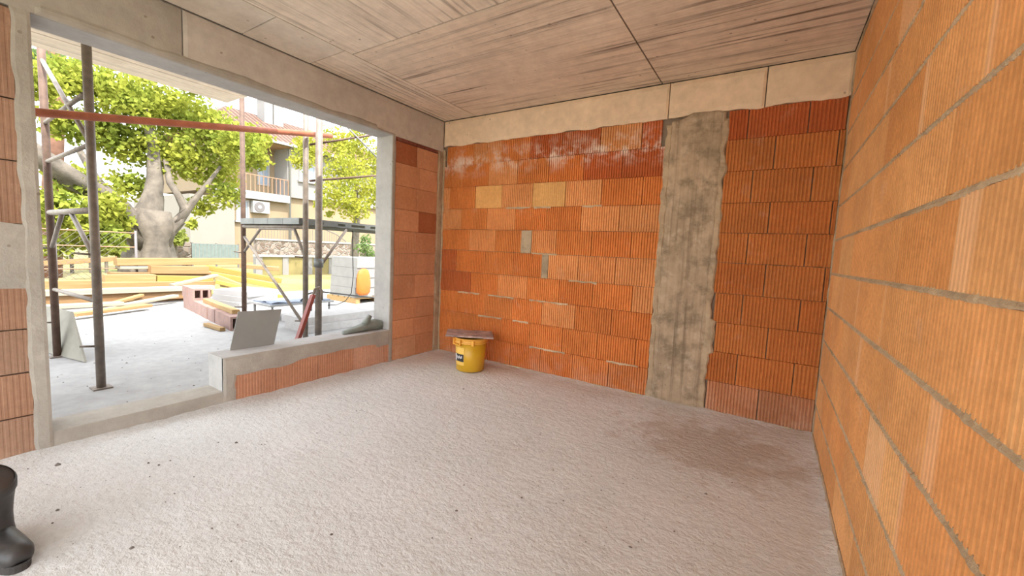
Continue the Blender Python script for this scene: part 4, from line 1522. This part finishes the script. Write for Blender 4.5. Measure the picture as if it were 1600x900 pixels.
hs_ = empty('house', (HX, 10, -0.16))
tag(hs_, 'two storey cream and white house with tiled roof and balcony', 'house')
yl, yc, yr = hy(296), hy(449), hy(640)
z1 = 4.20
ze = 7.45
part(hs_, 'ground_wall', M['pale_wall'], lambda mm: mm.box((HX - 9, yl, -0.16), (HX, hy(366), z1 - 0.55)))
part(hs_, 'ground_wall', M['cream'], lambda mm: mm.box((HX - 9, hy(366), -0.16), (HX - 0.25, yr, z1)))
part(hs_, 'upper_wall', M['white_render'], lambda mm: mm.box((HX - 9, yc, z1), (HX, yr, ze)))
part(hs_, 'upper_wall', M['cream'], lambda mm: mm.box((HX - 9, hy(345), z1), (HX - 1.6, yc, ze)))
part(hs_, 'balcony_slab', M['white_paint'], lambda mm: mm.box((HX - 1.6, hy(352), z1 - 0.42), (HX + 0.15, yc + 0.1, z1 + 0.05)))
part(hs_, 'balcony_soffit', M['soffit_orange'], lambda mm: mm.box((HX - 1.6, hy(352), ze - 0.12), (HX + 0.3, yc + 0.2, ze)))
rl2 = part(hs_, 'railing', M['rail'], lambda mm: mm.bar((HX + 0.1, hy(354), z1 + 1.05), (HX + 0.1, yc, z1 + 1.05), 0.06, 0.05))
for k in range(15):
    y = hy(354) + (yc - hy(354)) * k / 14
    part(hs_, 'baluster', M['rail'], lambda mm: mm.tube([(HX + 0.1, y, z1 + 0.05), (HX + 0.1, y, z1 + 1.05)], 0.025, 6), parent=rl2)
# balcony door, windows
for (nm, p0, p1, X) in (('balcony_door', (402, 247), (421, 290), HX - 1.6), ('window', (467, 258), (493, 284), HX), ('window', (368, 312), (389, 345), HX - 0.25)):
    ya_, yb3 = hy(p0[0], 300, X), hy(p1[0], 300, X)
    za_, zb_ = hz((p0[0] + p1[0]) / 2, p1[1], X), hz((p0[0] + p1[0]) / 2, p0[1], X)
    wdw = part(hs_, nm, M['white_paint'], lambda mm: (mm.box((X - 0.02, ya_, za_), (X + 0.06, ya_ + 0.12, zb_)), mm.box((X - 0.02, yb3 - 0.12, za_), (X + 0.06, yb3, zb_)),
                                                   mm.box((X - 0.02, ya_ + 0.12, zb_ - 0.1), (X + 0.06, yb3 - 0.12, zb_)), mm.box((X - 0.02, ya_ + 0.12, za_), (X + 0.06, yb3 - 0.12, za_ + 0.1)),
                                                   mm.box((X - 0.02, (ya_ + yb3) / 2 - 0.04, za_ + 0.1), (X + 0.05, (ya_ + yb3) / 2 + 0.04, zb_ - 0.1))))
    part(hs_, 'pane', M['window_glass'], lambda mm: mm.box((X - 0.01, ya_ + 0.1, za_ + 0.08), (X + 0.02, yb3 - 0.1, zb_ - 0.08)), parent=wdw)
    if nm == 'window':
        part(hs_, 'sill', M['white_paint'], lambda mm: mm.box((X, ya_ - 0.1, za_ - 0.1), (X + 0.18, yb3 + 0.1, za_)), parent=wdw)
part(hs_, 'downpipe', M['white_paint'], lambda mm: mm.tube([(HX + 0.1, yc + 0.12, -0.16), (HX + 0.1, yc + 0.12, ze - 0.2), (HX + 0.6, yc + 0.12, ze + 0.05)], 0.07, 8), True)
X = HX - 0.25
ya_, yb3, za_, zb_ = hy(391, 320, X), hy(417, 320, X), hz(404, 333, X), hz(404, 315, X)
ac = part(hs_, 'air_conditioner', M['white_paint'], lambda mm: mm.box((X, ya_, za_), (X + 0.35, yb3, zb_)))
fc = Vector((X + 0.36, ya_ + (yb3 - ya_) * 0.38, (za_ + zb_) / 2))
part(hs_, 'fan_grille', M['dark_iron'], lambda mm: mm.tube([fc, fc + Vector((0.03, 0, 0))], (zb_ - za_) * 0.42, 20), parent=ac)
part(hs_, 'fan_hub', M['white_paint'], lambda mm: mm.tube([fc + Vector((0.03, 0, 0)), fc + Vector((0.05, 0, 0))], (zb_ - za_) * 0.16, 14), parent=ac)
# hipped roof
e0, e1 = hy(318, 225, HX + 0.6), yr + 0.6
zr = 10.15
rx = HX - 4.5
ry0, ry1 = e0 + 3.2, e1 - 4.2
roof = part(hs_, 'roof', M['roof'], lambda mm: mm.add([(HX + 0.7, e0, ze), (HX + 0.7, e1, ze), (HX - 9.7, e1, ze), (HX - 9.7, e0, ze), (rx, ry0, zr), (rx, ry1, zr)],
                                              [(0, 1, 5, 4), (1, 2, 5), (2, 3, 4, 5), (3, 0, 4), (3, 2, 1, 0)]))
part(hs_, 'gutter', M['white_paint'], lambda mm: mm.box((HX + 0.62, e0, ze - 0.12), (HX + 0.80, e1, ze + 0.04)), parent=roof)
cy0, cy1 = hy(413, 165, HX - 3), hy(444, 165, HX - 3)
ch = part(hs_, 'chimney', M['white_render'], lambda mm: (mm.box((HX - 4, cy0, 9.0), (HX - 3, cy0 + (cy1 - cy0) * 0.42, hz(428, 152, HX - 3))), mm.box((HX - 4.2, cy0 + (cy1 - cy0) * 0.5, 8.8), (HX - 3.1, cy1, hz(428, 158, HX - 3)))))
part(hs_, 'chimney_cap', M['jamb'], lambda mm: (mm.box((HX - 4.1, cy0 - 0.1, hz(428, 152, HX - 3)), (HX - 2.9, cy0 + (cy1 - cy0) * 0.47, hz(428, 149, HX - 3))), mm.box((HX - 4.3, cy0 + (cy1 - cy0) * 0.45, hz(428, 158, HX - 3)), (HX - 3.0, cy1 + 0.1, hz(428, 155, HX - 3)))), parent=ch)
